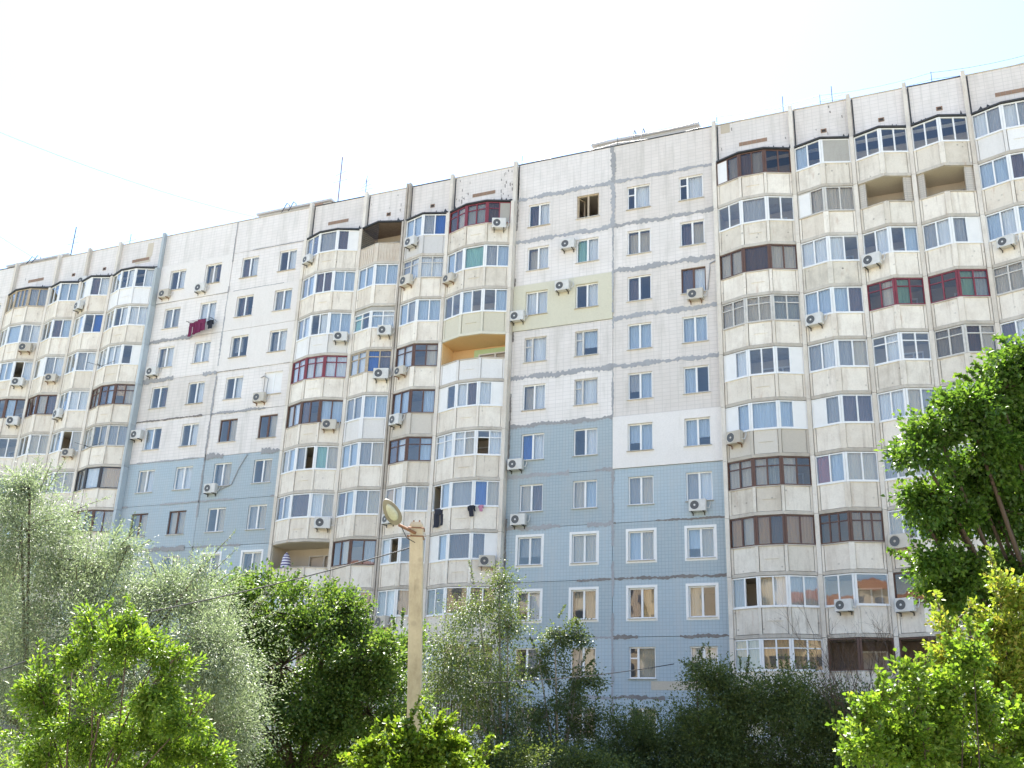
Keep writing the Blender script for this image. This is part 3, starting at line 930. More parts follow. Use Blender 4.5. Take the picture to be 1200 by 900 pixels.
# peeled patches on the attic walls
g = MB()
for st, n in (('M4', 26), ('L4', 0), ('R1', 4), ('M2', 6), ('R2', 5), ('L1', 2)):
    u0, u1 = STACKS[st]
    for i in range(n):
        x = random.choice([u0 + random.uniform(.25, 1.3), u1 - random.uniform(.25, 1.0)]) if st == 'M4' else random.uniform(u0 + .3, u1 - .3)
        z = row_z(10) + random.uniform(1.5, 3.4)
        w, h = random.uniform(.02, .06), random.uniform(.08, .25)
        g.quad((x, -.006, z), (x + w, -.006, z - .03), (x + w * .8, -.006, z + h), (x - w * .3, -.006, z + h * .8))
g.build('peeled_patches', M['joint_dark'], block)['kind'] = 'stuff'
for (x0, x1, z0, z1) in ((-9.9, -9.4, 3.0, 3.55), (-50.9, -49.6, 1.85, 2.25), (-50.0, -49.5, 2.25, 3.3)):
    g = MB(); g.box(x0, x1, -.014, .02, row_z(10) + z0, row_z(10) + z1); g.build('mortar_patch', M['inner'], block)
g = MB(); g.box(-14.2, -11.3, -.010, .02, row_z(1) - 1.25, row_z(1) - .85); g.build('mortar_patch', M['inner'], block)

# stair heads on the roof
for (u0, u1, zt) in ((-18.3, -11.9, 33.9), (-43.2, -37.3, 33.8), (-67.2, -61.0, 33.7)):
    g = MB()
    g.box(u0, u1, 3.0, 6.5, ROOF - .05, Z0 + zt)
    g.box(u0 - .15, u1 + .15, 2.85, 6.65, Z0 + zt, Z0 + zt + .14)
    sh = g.build('stair_head', M['shed'], block)
    g = MB()
    for dx in (0, 0.55):
        c = (u0 + u1) / 2 - .6 + dx
        g.tube([(c, 1.6, ROOF - .05), (c, 2.9, Z0 + zt + .5), (c, 3.2, Z0 + zt + .5), (c, 3.2, Z0 + zt)], .03, 5)
    g.build('ladder', M['metal_dark'], sh)
g = MB(); g.box(-37.4, -36.7, 1.2, 1.9, ROOF - .05, ROOF + 1.0)
g.build('chimney', M['brick_vent'], block)


# ------------------------------------------------------------------ air conditioners
def make_ac(loc, rz, label, old=False, group='air conditioners on the facade'):
    e = empty('air_conditioner', loc, rz)
    tag(e, label, 'air conditioner', group)
    w, h, d = 0.84, 0.58, 0.30
    g = MB()
    b = 0.03
    g.prism([(-w / 2 + b, -d - .05), (w / 2 - b, -d - .05), (w / 2, -d - .05 + b), (w / 2, -.05), (-w / 2, -.05), (-w / 2, -d - .05 + b)], -h / 2, h / 2)
    g.build('casing', M['ac_old'] if old else M['ac'], e)
    g = MB()
    cx, R, y = -0.13, 0.235, -d - .05
    k = 24
    n = len(g.v)
    for rr, yy in ((R + .02, y - .012), (R, y - .016), (R - .02, y - .004), (0.05, y - .004)):
        for i in range(k):
            t = 2 * math.pi * i / k
            g.v.append((cx + rr * math.cos(t), yy, rr * math.sin(t)))
    for ring in range(3):
        for i in range(k):
            j = (i + 1) % k
            g.f.append((n + ring * k + i, n + ring * k + j, n + (ring + 1) * k + j, n + (ring + 1) * k + i)); g.m.append(0 if ring == 2 else 1)
    g.f.append(tuple(n + 3 * k + i for i in range(k))); g.m.append(1)
    g.build('fan_grille', [M['ac_fan'], M['ac_old'] if old else M['ac']], e)
    for s in (-1, 1):
        g = MB()
        x = s * w * 0.34
        g.box(x - .02, x + .02, -d - .1, 0.0, -h / 2 - .05, -h / 2 - .012)
        g.box(x - .02, x + .02, -.04, 0.0, -h / 2 - .17, -h / 2 - .05)
        g.build('bracket', M['metal_rust'] if old else M['metal_dark'], e)
    g = MB()
    g.tube([(w / 2, -.2, -.12), (w / 2 + .12, -.16, -.14), (w / 2 + .16, -.06, .05), (w / 2 + .14, .0, .25)], .025, 5)
    g.build('hose', M['ac'], e)
    return e


ROWW = {10: 'top row', 9: 'second row from top', 8: 'third row from top', 7: 'fourth row from top', 6: 'fifth row from top', 5: 'sixth row from top',
        4: 'seventh row from top', 3: 'eighth row from top', 2: 'ninth row from top', 1: 'tenth row from top'}
ORD = {'1': 'first', '2': 'second', '3': 'third', '4': 'fourth', '5': 'fifth'}
GRP = {'L': 'left-hand', 'M': 'middle', 'R': 'right-hand'}
flat_ac = [(-18.69, 9.16, 'air conditioner beside second window of blue and white right strip, second row from top'),
           (-18.95, 8.24, 'air conditioner high on the yellow cream panel between its two windows'),
           (-21.62, 7.72, 'air conditioner at lower corner of the yellow cream panel beside the balconies'),
           (-11.53, 7.66, 'air conditioner hung under the half brown window, third row from top'),
           (-21.44, 4.65, 'air conditioner under the window with the deep blue curtain'),
           (-21.17, 3.58, 'lowest air conditioner on the blue tiles beside the middle balconies'),
           (-11.7, 3.64, 'air conditioner under a window below the smooth white panel'),
           (-47.61, 9.64, 'air conditioner beside the bluish pilaster on the left white strip, top row'),
           (-44.59, 9.63, 'air conditioner under second window of the left white strip, top row'),
           (-47.58, 7.64, 'air conditioner under first window of the left white strip, third row from top'),
           (-48.0, 6.11, 'air conditioner beside the bluish pilaster just above the blue tiles'),
           (-38.7, 6.66, 'air conditioner with tall bent pipe on the left white strip'),
           (-41.49, 4.68, 'air conditioner with slanting dark pipe on the left blue tiles'),
           (-55.31, 10.42, 'air conditioner on the attic wall above the left-hand balconies')]
for i, (u, rr, lab) in enumerate(flat_ac):
    make_ac((u, -0.055 if abs(rr - 8.24) < .1 or abs(rr - 7.72) < .01 else -0.002, Z0 + 2.8 * rr), 0.0, lab, old=(i % 4 == 3))
bal_ac = [('M', -35.78, 9.75), ('M', -28.44, 9.72), ('M', -22.82, 9.78), ('M', -28.59, 8.82), ('M', -25.87, 8.72), ('M', -32.95, 7.74), ('M', -29.93, 7.74), ('M', -29.92, 6.77),
          ('M', -28.52, 6.77), ('M', -33.1, 5.77), ('M', -28.59, 5.73), ('M', -32.93, 3.71), ('M', -28.57, 3.7), ('M', -22.69, 2.79), ('M', -28.45, 1.73),
          ('R', -2.6, 7.75), ('R', 3.34, 7.71), ('R', -5.49, 6.76), ('R', -9.59, 4.74), ('R', -2.55, 2.81), ('R', -5.09, 1.83), ('R', -2.55, 1.82),
          ('L', -54.53, 9.6), ('L', -58.95, 8.68), ('L', -55.95, 7.75), ('L', -58.95, 7.76), ('L', -58.75, 6.75), ('L', -54.5, 6.78), ('L', -53.1, 5.77)]
for i, (gp_, u, rr) in enumerate(bal_ac):
    st = [s for s, (a, b) in STACKS.items() if s[0] == gp_ and a <= u < b][0]
    r = round(rr + .27)
    pr = profile(st)
    for p, q in zip(pr, pr[1:]):
        if p[0] - .2 <= u <= q[0] + .2:
            o, a, n, L = face_frame(p, q)
            s = min(max((u - p[0]) / (q[0] - p[0]), 0.3), 0.7) * L
            break
    x, y = o[0] + a[0] * s + n[0] * 0.03, o[1] + a[1] * s + n[1] * 0.03
    lab = 'air conditioner on %s balcony column of the %s group, %s' % (ORD[st[1]], GRP[gp_], ROWW[r])
    make_ac((x, y, Z0 + 2.8 * rr), math.atan2(a[1], a[0]), lab, old=(i % 5 in (3, 4))).scale = [(0.92, 0.95, 0.9), (1.0, 1.0, 1.0), (0.97, 1.0, 1.06), (1.06, 1.0, 1.08)][i % 4]

# pipes on the wall that go with two of them
for pts, lab in (([(-38.35, -.05, row_z(6.66)), (-38.35, -.05, row_z(6.95)), (-38.3, -.05, row_z(7.1)), (-38.65, -.05, row_z(7.18)), (-38.9, -.05, row_z(7.15))], 'thin bent pipe rising from an air conditioner on the left white strip'),
                 ([(-41.0, -.05, row_z(4.66)), (-40.1, -.05, row_z(4.75)), (-39.7, -.05, row_z(5.1)), (-39.2, -.05, row_z(5.4))], 'slanting dark pipe beside an air conditioner on the left blue tiles'),
                 ([(-10.9, -.05, row_z(7.75)), (-10.75, -.05, row_z(8.2)), (-10.75, -.05, row_z(8.28)), (-10.45, -.05, row_z(8.33))], 'bent pipe beside the half brown window, third row from top')):
    g = MB(); g.tube(pts, .03, 6); tag(g.build('conditioner_pipe', M['sealant'], None), lab, 'pipe', 'conditioner pipes')


# ------------------------------------------------------------------ laundry and small things on the facade
def garment(name, label, x, y, z, w, h, mat, kind='trousers', seed=0):
    rr = random.Random(seed)
    g = MB()
    n = 8
    def strip(x0, x1, z0, z1):
        nx, nz = 5, 6
        idx = {}
        for side in (0, 1):
            for i in range(nx + 1):
                for j in range(nz + 1):
                    t = j / nz
                    xx = x0 + (x1 - x0) * i / nx + 0.03 * math.sin(5 * t + x0) * (1 - t)
                    yy = y - 0.02 * side - 0.03 * math.sin(i * 1.7 + seed) * (1 - 0.4 * t)
                    idx[(side, i, j)] = len(g.v); g.v.append((xx, yy, z0 + (z1 - z0) * t))
            for i in range(nx):
                for j in range(nz):
                    q = [idx[(side, i, j)], idx[(side, i + 1, j)], idx[(side, i + 1, j + 1)], idx[(side, i, j + 1)]]
                    g.f.append(tuple(q if side else q[::-1])); g.m.append(0)
    if kind == 'trousers':
        strip(x, x + w * .46, z - h, z - h * .3); strip(x + w * .54, x + w, z - h * .9, z - h * .3); strip(x, x + w, z - h * .3, z)
    else:
        strip(x + w * .2, x + w * .8, z - h, z); strip(x, x + w * .2, z - h * .5, z - h * .05); strip(x + w * .8, x + w, z - h * .55, z - h * .05)
    return tag(g.build(name, mat, None), label, 'laundry')


zr9 = row_z(9) - 0.78
g = MB()
for k in (0, 1, 2): g.tube([(-45.0, -.25 - .18 * k, zr9), (-42.9, -.25 - .18 * k, zr9)], .012, 4)
for x in (-44.9, -43.0): g.tube([(x, 0, zr9), (x, -.7, zr9)], .015, 4)
tag(g.build('clothes_rack', M['metal_dark'], None), 'wall clothes rack under a window of the left white strip', 'clothes rack')
for i, (dx, w, h, k, mm) in enumerate(((0.0, .62, .95, 'trousers', 'cloth_maroon'), (.5, .6, .85, 'shirt', 'cloth_maroon'), (.95, .6, .9, 'trousers', 'cloth_maroon'), (1.45, .5, .6, 'shirt', 'cloth_dark'))):
    garment('garment', ['maroon trousers at the left end of the clothes rack', 'maroon shirt second on the clothes rack', 'maroon trousers third on the clothes rack', 'dark shirt at the right end of the clothes rack'][i],
            -44.95 + dx, -.32 - .15 * (i % 3), zr9 - .01, w, h, M[mm], k, i)
zr4 = row_z(4) - 0.44
garment('garment', 'black trousers hanging from a balcony behind the street lamp', -25.9, -.66, zr4, .75, 1.0, M['cloth_dark'], 'trousers', 5)
garment('garment', 'small black shirt hanging from a balcony sill, right of the lamp', -23.75, -.98, zr4, .45, .6, M['cloth_dark'], 'shirt', 6)
garment('garment', 'small pink cloth beside a black shirt on a balcony sill', -23.15, -.92, zr4, .3, .35, M['cloth_pink'], 'shirt', 7)
# striped bundle standing on the open balcony
m_, nt_, b_ = mat_new('striped_cloth')
wv = N(nt_, 'ShaderNodeTexWave', wave_type='BANDS', bands_direction='Z'); wv.inputs['Scale'].default_value = 2.0; wv.inputs['Distortion'].default_value = 1.5
nt_.links.new(coords(nt_), wv.inputs['Vector'])
nt_.links.new(mixc(nt_, ramp(nt_, wv.outputs['Fac'], [(.48, 0.0), (.52, 1.0)]), (.75, .73, .74), (.10, .07, .2)), b_.inputs['Base Color'])
g = MB()
g.tube([(-35.35, -.30, row_z(3) - .45 + h) for h in (-.6, -.3, 0, .35, .65, .85, .98)], .3, 14)
for i, rr in enumerate((.26, .31, .30, .27, .22, .14, .03)):
    for k in range(14):
        v = np.array(g.v[i * 14 + k]); c = np.array((-35.35, -.30, v[2])); g.v[i * 14 + k] = tuple(c + (v - c) * rr / .3)
tag(g.build('striped_bundle', m_, None, True), 'folded parasol in purple and white stripes on an open balcony', 'parasol')
# laundry arms
for (u, y, r, lab) in ((-51.2, -.95, 8, 'thin clothes drying arms under a balcony, third row of the left group'), (-51.0, -.95, 6, 'thin clothes drying arms at a grey glazed balcony of the left group')):
    g = MB(); z = row_z(r) - .5
    g.tube([(u - 1.1, y - .3, z + .35), (u, y - .1, z), (u + 1.2, y - .2, z + .2)], .014, 4); g.tube([(u, y, z - .02), (u, y - .5, z + .02)], .02, 4)
    tag(g.build('drying_arm', M['metal_dark'], None), lab, 'drying arm')


# ------------------------------------------------------------------ roof aerials and cables
def aerial(x, y, h, label, bars=3, mat='metal_dark'):
    e = empty('roof_aerial', (x, y, ROOF - .06)); tag(e, label, 'aerial', 'roof aerials')
    g = MB(); g.tube([(0, 0, 0), (0, 0, h)], .035 if h > 2.5 else .02, 5); g.build('mast', M[mat], e)
    for k in range(bars):
        z = h * (.55 + .14 * k); w = .55 - .1 * k
        g = MB(); g.tube([(-w, .1 * k, z), (w, -.1 * k, z + .05)], .012, 4); g.build('crossbar', M['metal_dark'], e)


aerial(-35.3, 1.0, 4.1, 'tall rusty aerial mast beside the brick chimney on the roof', 2, 'metal_rust')
aerial(-33.1, 0.8, 1.9, 'short bushy aerial right of the tall rusty mast', 4)
aerial(-58.4, 1.0, 3.1, 'tall thin aerial near the far end of the roof', 2)
aerial(-52.5, 0.7, 1.3, 'short bare aerial above the left balconies', 1)
aerial(-6.6, 0.8, 1.6, 'small aerial on the roof above the nearest balconies, left one', 1)
aerial(-4.0, 0.8, 1.6, 'small aerial on the roof above the nearest balconies, right one', 1)


def cable(name, pts, r, label, sag=0.0):
    P = []
    for (a, b) in zip(pts, pts[1:]):
        a, b = np.array(a, float), np.array(b, float)
        for k in range(13):
            t = k / 12
            if k == 0 and P: continue
            p = a + (b - a) * t; p[2] -= sag * 4 * t * (1 - t); P.append(p)
    g = MB(); g.tube(P, r, 5)
    return tag(g.build(name, M['cable' if name != 'sky_cable' else 'cable_grey'], None), label, 'cable')


posts = [(-22.0, .5), (-16, .5), (-10.2, .5), (-4.6, .5), (1.0, .5), (6.6, .5), (13, .5)]
rp = empty('roof_wire', (0, 0, ROOF))
tag(rp, 'thin wire strung on short posts along the roof edge', 'wire')
for (x, y) in posts:
    g = MB(); g.tube([(x, y, -.06), (x, y, .95)], .015, 4); g.build('post', M['metal_dark'], rp)
for h in (.9, .5):
    P = []
    for (a, b) in zip(posts, posts[1:]):
        for k in range(7):
            t = k / 6; P.append((a[0] + (b[0] - a[0]) * t, .5, h - .18 * 4 * t * (1 - t)))
    g = MB(); g.tube(P, .013, 4); g.build('wire', M['metal_dark'], rp)
cable('sky_cable', [(-40.5, 3.0, ROOF + 1.0), tuple(at(-150, 90, 45))], .013, 'faint thin cable crossing the sky down to the roof', .8)
cable('sky_cable', [(-62.0, 3.0, ROOF + 1.0), tuple(at(-120, 190, 55))], .013, 'faint short cable in the sky at the left edge', .3)

# ------------------------------------------------------------------ street lamp
PD = 20.0
pt = at(488.5, 613, PD)
bx, by = float(pt[0]), float(pt[1])
lamp = empty('street_lamp', (bx, by, 0), math.radians(25))
tag(lamp, 'concrete street lamp post with an oval lamp head on a rusty arm', 'street lamp')
g = MB()
H = float(pt[2])
def oct_(r, z):
    c = r * 0.82
    return [(r, -c, z), (r, c, z), (c, r, z), (-c, r, z), (-r, c, z), (-r, -c, z), (-c, -r, z), (c, -r, z)]
low = at(485.5, 845, PD)                                   # the post leans a little
lean = Matrix.Rotation(-math.radians(25), 3, 'Z') @ Vector(((float(low[0]) - bx) / (H - float(low[2])), (float(low[1]) - by) / (H - float(low[2])), 0))
for z, r in ((0, .142), (H * .5, .135), (H - .05, .128), (H, .105)):
    g.v += [(v[0] + lean[0] * (H - z), v[1] + lean[1] * (H - z), v[2]) for v in oct_(r, z)]
for i in range(3):
    for k in range(8):
        j = (k + 1) % 8
        g.f.append((i * 8 + k, i * 8 + j, i * 8 + 8 + j, i * 8 + 8 + k)); g.m.append(0)
g.f.append(tuple(24 + k for k in range(8))); g.m.append(0)
post = g.build('post', M['pole'], lamp)
g = MB()
for z in (H - .12, H - .28):
    g.tube([(-.15, -.15, z), (.15, -.15, z), (.15, .15, z), (-.15, .15, z), (-.15, -.15, z)], .014, 4)
g.tube([(.05, 0, H - .05), (.05, 0, H + .06)], .015, 5); g.tube([(-.06, 0, H - .05), (-.06, 0, H + .05)], .015, 5)
g.build('clamp', M['metal_rust'], post)
lp = at(459, 600, PD - .35)
R_ = Matrix.Rotation(-math.radians(25), 3, 'Z')
loc = lambda w: np.array(R_ @ Vector((float(w[0]) - bx, float(w[1]) - by, float(w[2]))))
l0 = loc(lp)
g = MB()
ae = loc(at(467, 615, PD - .25))
g.tube([(0, -.1, H - .22), tuple((np.array((0, -.1, H - .2)) + ae) / 2 + np.array((0, 0, -.01))), tuple(ae)], .03, 7)
g.build('arm', M['metal_rust'], lamp)
g = MB()
g.tube([(0, -.12, H - .4), tuple((np.array((0, -.1, H - .55)) + ae) / 2), tuple(ae + np.array((0.05, 0, -.02)))], .009, 5)
g.build('lead', M['cable'], lamp)
# lamp head: an oval shell, long axis running up and away from the arm, glass underneath towards the street
axis = loc(at(449, 584, PD - .45)) - loc(at(467, 616, PD - .25)); axis /= np.linalg.norm(axis)
toward = loc(CAM) - l0; toward = toward - axis * (toward @ axis); toward /= np.linalg.norm(toward)
nrm = toward * 0.9 + np.array((0, 0, -0.25)); nrm = nrm - axis * (nrm @ axis); nrm /= np.linalg.norm(nrm)
sidev = np.cross(axis, nrm)
def dome(mb, ra, rb, depth, off, rings=6, k=22, mi=0):
    n = len(mb.v)
    for i in range(rings + 1):
        t = i / rings * math.pi / 2
        for j in range(k):
            a = 2 * math.pi * j / k
            w_ = 1.0 - 0.22 * math.cos(a) * 1.0
            p = l0 + axis * (ra * math.cos(t) * math.cos(a)) + sidev * (rb * w_ * math.cos(t) * math.sin(a)) + nrm * (off + depth * math.sin(t))
            mb.v.append(tuple(p))
    for i in range(rings):
        for j in range(k):
            j2 = (j + 1) % k
            mb.f.append((n + i * k + j, n + i * k + j2, n + (i + 1) * k + j2, n + (i + 1) * k + j)); mb.m.append(mi)
g = MB(); dome(g, .29, .145, -.16, 0.0); dome(g, .29, .145, .012, 0.0)
head = g.build('lamp_head', M['lamp_shell'], lamp, True)
g = MB(); dome(g, .19, .088, .05, .010)
g.build('lamp_glass', M['lamp_glass'], head, True)
cable('overhead_cable', [tuple(at(487, 640, PD)), tuple(at(180, 716, PD - 1.5)), tuple(at(-90, 815, PD - 3))], .012, 'black overhead cable running from the lamp post down through the trees', .06)
cable('overhead_cable', [tuple(at(560, 800, 33)), tuple(at(790, 778, 36))], .015, 'black cable sagging in front of the lower blue tiles', .12)


# ------------------------------------------------------------------ trees and shrubs
LM = {'lime': leaf_mat('leaf_lime', (0.07, 0.145, 0.016), (0.125, 0.23, 0.027), (0.21, 0.30, 0.05), 0.5),
      'olive': leaf_mat('leaf_silver', (0.15, 0.19, 0.115), (0.23, 0.275, 0.175), (0.33, 0.37, 0.25), 0.4, 0.45, (0.95, 1.05, 0.75)),
      'linden': leaf_mat('leaf_linden', (0.055, 0.11, 0.022), (0.095, 0.165, 0.036), (0.18, 0.24, 0.065), 0.46, 0.4, (1.15, 1.15, 0.6)),
      'maple': leaf_mat('leaf_maple', (0.045, 0.105, 0.018), (0.075, 0.155, 0.026), (0.13, 0.215, 0.042), 0.5, 0.4),
      'birch': leaf_mat('leaf_birch', (0.065, 0.105, 0.04), (0.10, 0.15, 0.055), (0.145, 0.19, 0.075), 0.42, 0.45),
      'dark': leaf_mat('leaf_dark', (0.06, 0.10, 0.035), (0.10, 0.145, 0.05), (0.15, 0.19, 0.07), 0.42, 0.45),
      'gold': leaf_mat('leaf_gold', (0.12, 0.20, 0.025), (0.20, 0.27, 0.04), (0.31, 0.29, 0.07), 0.48),
      'vine': leaf_mat('leaf_vine', (0.075, 0.145, 0.015), (0.135, 0.225, 0.025), (0.22, 0.29, 0.045), 0.5)}
BARK = {'brown': plaster_mat('bark_brown', (0.10, 0.07, 0.05), (0.04, 0.03, 0.02), 0.8, 0.8),
        'pale': plaster_mat('bark_pale', (0.34, 0.30, 0.26), (0.06, 0.05, 0.04), 0.9, 0.4),
        'twig': plaster_mat('bark_twig', (0.075, 0.05, 0.04), (0.03, 0.02, 0.015), 0.7, 0.5)}


def leaves_mesh(name, pos, dirs, length, width, mat, parent, up_bias=0.5, fold=0.25):
    """one folded diamond to a leaf; pos = base of the leaf, dirs = which way it points"""
    n = len(pos)
    d = dirs + rng.normal(0, 0.35, (n, 3)); d /= np.linalg.norm(d, axis=1, keepdims=True) + 1e-9
    nr = rng.normal(0, 1, (n, 3)); nr[:, 2] = np.abs(nr[:, 2]) + up_bias
    nr -= d * np.sum(nr * d, axis=1, keepdims=True); nr /= np.linalg.norm(nr, axis=1, keepdims=True) + 1e-9
    s = np.cross(d, nr)
    L = length * rng.uniform(0.6, 1.25, (n, 1)); W = width * rng.uniform(0.7, 1.2, (n, 1))
    v = np.empty((n, 4, 3))
    v[:, 0] = pos
    v[:, 1] = pos + d * L * 0.48 + s * W * 0.5 + nr * W * fold
    v[:, 2] = pos + d * L
    v[:, 3] = pos + d * L * 0.48 - s * W * 0.5 + nr * W * fold
    me = bpy.data.meshes.new(name)
    me.vertices.add(n * 4); me.vertices.foreach_set('co', v.reshape(-1))
    idx = np.arange(n * 4).reshape(n, 4)
    tri = np.concatenate([idx[:, [0, 1, 2]], idx[:, [0, 2, 3]]], axis=1).reshape(-1)
    me.loops.add(n * 6); me.loops.foreach_set('vertex_index', tri.astype(np.int32))
    me.polygons.add(n * 2)
    me.polygons.foreach_set('loop_start', np.arange(0, n * 6, 3, dtype=np.int32))
    me.materials.append(mat)
    me.update(calc_edges=True)
    o = bpy.data.objects.new(name, me); COL.objects.link(o); o.parent = parent
    return o


def tree(name, label, cat, base, lobes, depth, leaf, leafmat, bark, spray=(26, 0.35), droop=0.0, trunk_r=0.12, shell=0.55, sprigs=0, sprig_len=0.6, group=None, up_bias=0.5, crown='crown', clump=0.22):
    """lobes: (px, py, half width px, half height px, tips, depth offset). Twigs run out from the lobe centres, leaves hang along them."""
    bx, by = base
    e = empty(name, (bx, by, 0.0)); tag(e, label, cat, group)
    off = np.array((bx, by, 0.0))
    wood = MB()
    fork_z = 0.3 * float(np.mean([at(l[0], l[1], depth)[2] for l in lobes]))
    fork_z = max(0.4, fork_z)
    trunk_top = np.array((0.0, 0.0, fork_z))
    wood.tube([(0, 0, -0.1), (0.03, 0.02, fork_z * .5), tuple(trunk_top)], trunk_r * 1.25, 8, 0, trunk_r)
    P, Dr = [], []
    for (px, py, rw, rh, tips, dz) in lobes:
        c = at(px, py, depth + dz) - off
        k = (depth + dz) / FPX
        rx, rz_ = rw * k, rh * k
        ry = 0.8 * (rx + rz_) / 2 + 0.15 * rx
        mid = trunk_top * .5 + c * .5 + np.array((0, 0, -0.12 * abs(c[2] - fork_z))) + rng.normal(0, .08, 3)
        wood.tube([tuple(trunk_top), tuple(mid), tuple(c)], trunk_r * .62, 6, 0, trunk_r * .22)
        ncl = max(3, tips // 8)                       # twigs gather into clumps, with gaps between the clumps
        cd = rng.normal(0, 1, (ncl, 3)); cd /= np.linalg.norm(cd, axis=1, keepdims=True)
        dirs = cd[rng.integers(0, ncl, tips)] + rng.normal(0, clump, (tips, 3)); dirs /= np.linalg.norm(dirs, axis=1, keepdims=True)
        rad = rng.uniform(shell, 1.0, (tips, 1)) ** 0.8 * (1 + 0.16 * np.sin(dirs[:, :1] * 7 + px) + 0.14 * np.sin(dirs[:, 2:] * 9 + py))
        ends = c + dirs * rad * np.array((rx, ry, rz_))
        ends[:, 2] -= droop * np.abs(rad[:, 0]) * rz_ * 0.25
        ends[:, 2] = np.maximum(ends[:, 2], 0.15)
        for q in range(min(tips, 12)):
            t = ends[q]
            wood.tube([tuple(c), tuple(c + (t - c) * .55 + np.array((0, 0, .06 * rz_))), tuple(t)], min(.03, trunk_r * .14), 4, 0, .006)
        nl, sr = spray
        out = dirs + np.array((0, 0, 0.35 - droop)); out /= np.linalg.norm(out, axis=1, keepdims=True)
        # each tip: a twig about sr long with leaves set along and round it
        t = rng.uniform(-0.6, 1.0, (tips, nl, 1))
        jit = rng.normal(0, 1, (tips, nl, 3)) * sr * 0.30
        pos = ends[:, None, :] + out[:, None, :] * t * sr + jit
        pos[:, :, 2] -= droop * sr * 0.6 * np.clip(t[:, :, 0], 0, 1) ** 2
        ld = np.repeat(out[:, None, :], nl, axis=1) * 0.7 + jit / (sr * 0.3 + 1e-6) * 0.5
        ld[:, :, 2] -= droop * 0.9
        P.append(pos.reshape(-1, 3)); Dr.append(ld.reshape(-1, 3))
        if sprigs:                                    # long shoots standing out of the outline
            ns = max(1, int(sprigs * rw / 60))
            a = rng.uniform(-1.1, 1.1, ns)
            for q in range(ns):
                dv = np.array((math.sin(a[q]), rng.normal(0, .4), math.cos(a[q]))); dv /= np.linalg.norm(dv)
                s0 = c + dv * np.array((rx, ry, rz_)) * .8
                Ls = sprig_len * rng.uniform(.6, 1.3)
                m = 16
                tt = np.linspace(0, 1, m)[:, None]
                bend = np.array((0, 0, -0.25 * droop)) * Ls
                line = s0 + dv * tt * Ls + bend * tt ** 2
                wood.tube([tuple(line[0]), tuple(line[m // 2]), tuple(line[-1])], .012, 4, 0, .004)
                P.append(np.repeat(line, 3, axis=0) + rng.normal(0, .012, (m * 3, 3)))
                side = rng.normal(0, 1, (m * 3, 3)); Dr.append(side * .8 + dv * .7)
    wood.build('trunk', BARK[bark], e, True)
    leaves_mesh(crown, np.concatenate(P), np.concatenate(Dr), leaf[0], leaf[1], LM[leafmat], e, up_bias)
    return e


def gbase(px, depth, py=890):
    p = at(px, py, depth); return float(p[0]), float(p[1])


# right: big maple reaching in from beyond the frame
tree('maple_tree', 'large dark green leafy tree reaching in at the right edge', 'tree', gbase(1300, 21),
     [(1205, 425, 44, 30, 80, 0), (1170, 455, 44, 20, 70, -.3), (1135, 485, 40, 18, 60, -.5), (1190, 490, 50, 26, 90, .5), (1100, 512, 34, 16, 44, -.6), (1150, 525, 50, 20, 80, -.2), (1080, 532, 26, 11, 26, -.7),
      (1200, 550, 50, 34, 110, .6), (1140, 560, 46, 18, 70, 0), (1105, 580, 40, 14, 48, -.5), (1072, 592, 22, 10, 20, -.6), (1165, 595, 50, 18, 80, .2), (1120, 612, 34, 12, 36, -.3), (1205, 610, 40, 22, 60, .4),
      (1090, 660, 34, 13, 38, -.6), (1135, 672, 42, 16, 60, -.4), (1185, 665, 46, 20, 80, 0), (1110, 695, 36, 12, 38, -.5), (1165, 702, 44, 14, 56, -.2), (1205, 705, 40, 22, 60, .2),
      (1290, 500, 80, 110, 240, 1.5), (1280, 660, 80, 50, 110, 1)],
     20.5, (.105, .08), 'maple', 'brown', (40, .30), .3, .13, .3, sprigs=5, sprig_len=.4, clump=.3)
# left: silvery oleaster
tree('oleaster_tree', 'large silvery grey green feathery tree at the left edge', 'tree', gbase(40, 25),
     [(25, 625, 75, 66, 380, 0), (-40, 700, 90, 120, 420, 1), (110, 665, 70, 42, 300, .5), (90, 740, 110, 90, 620, -.5), (205, 700, 80, 34, 330, .6), (255, 765, 62, 62, 380, -1.2),
      (160, 800, 110, 80, 500, 0), (20, 850, 120, 80, 420, 0), (250, 850, 70, 60, 240, -.6), (35, 572, 22, 22, 60, 0), (150, 640, 14, 14, 20, 0), (235, 668, 14, 14, 20, .3)],
     25, (.09, .028), 'olive', 'brown', (48, .42), .35, .11, .2, sprigs=8, sprig_len=.9, clump=.3)
# centre left: broad dark tree with sunlit top
tree('linden_tree', 'broad dark green tree with sunlit crown left of the lamp post', 'tree', gbase(350, 29),
     [(310, 715, 72, 36, 210, 0), (385, 722, 42, 28, 100, .5), (330, 780, 100, 70, 400, 0), (425, 772, 44, 34, 140, -.8), (430, 835, 60, 50, 220, -.8), (320, 860, 110, 60, 360, .3), (255, 725, 42, 36, 120, .8),
      (468, 762, 20, 34, 50, 1.5), (240, 870, 60, 50, 180, 1), (440, 885, 60, 30, 140, 0)],
     29, (.10, .078), 'linden', 'brown', (46, .40), .1, .2, .4, sprigs=6, sprig_len=.5, clump=.15)
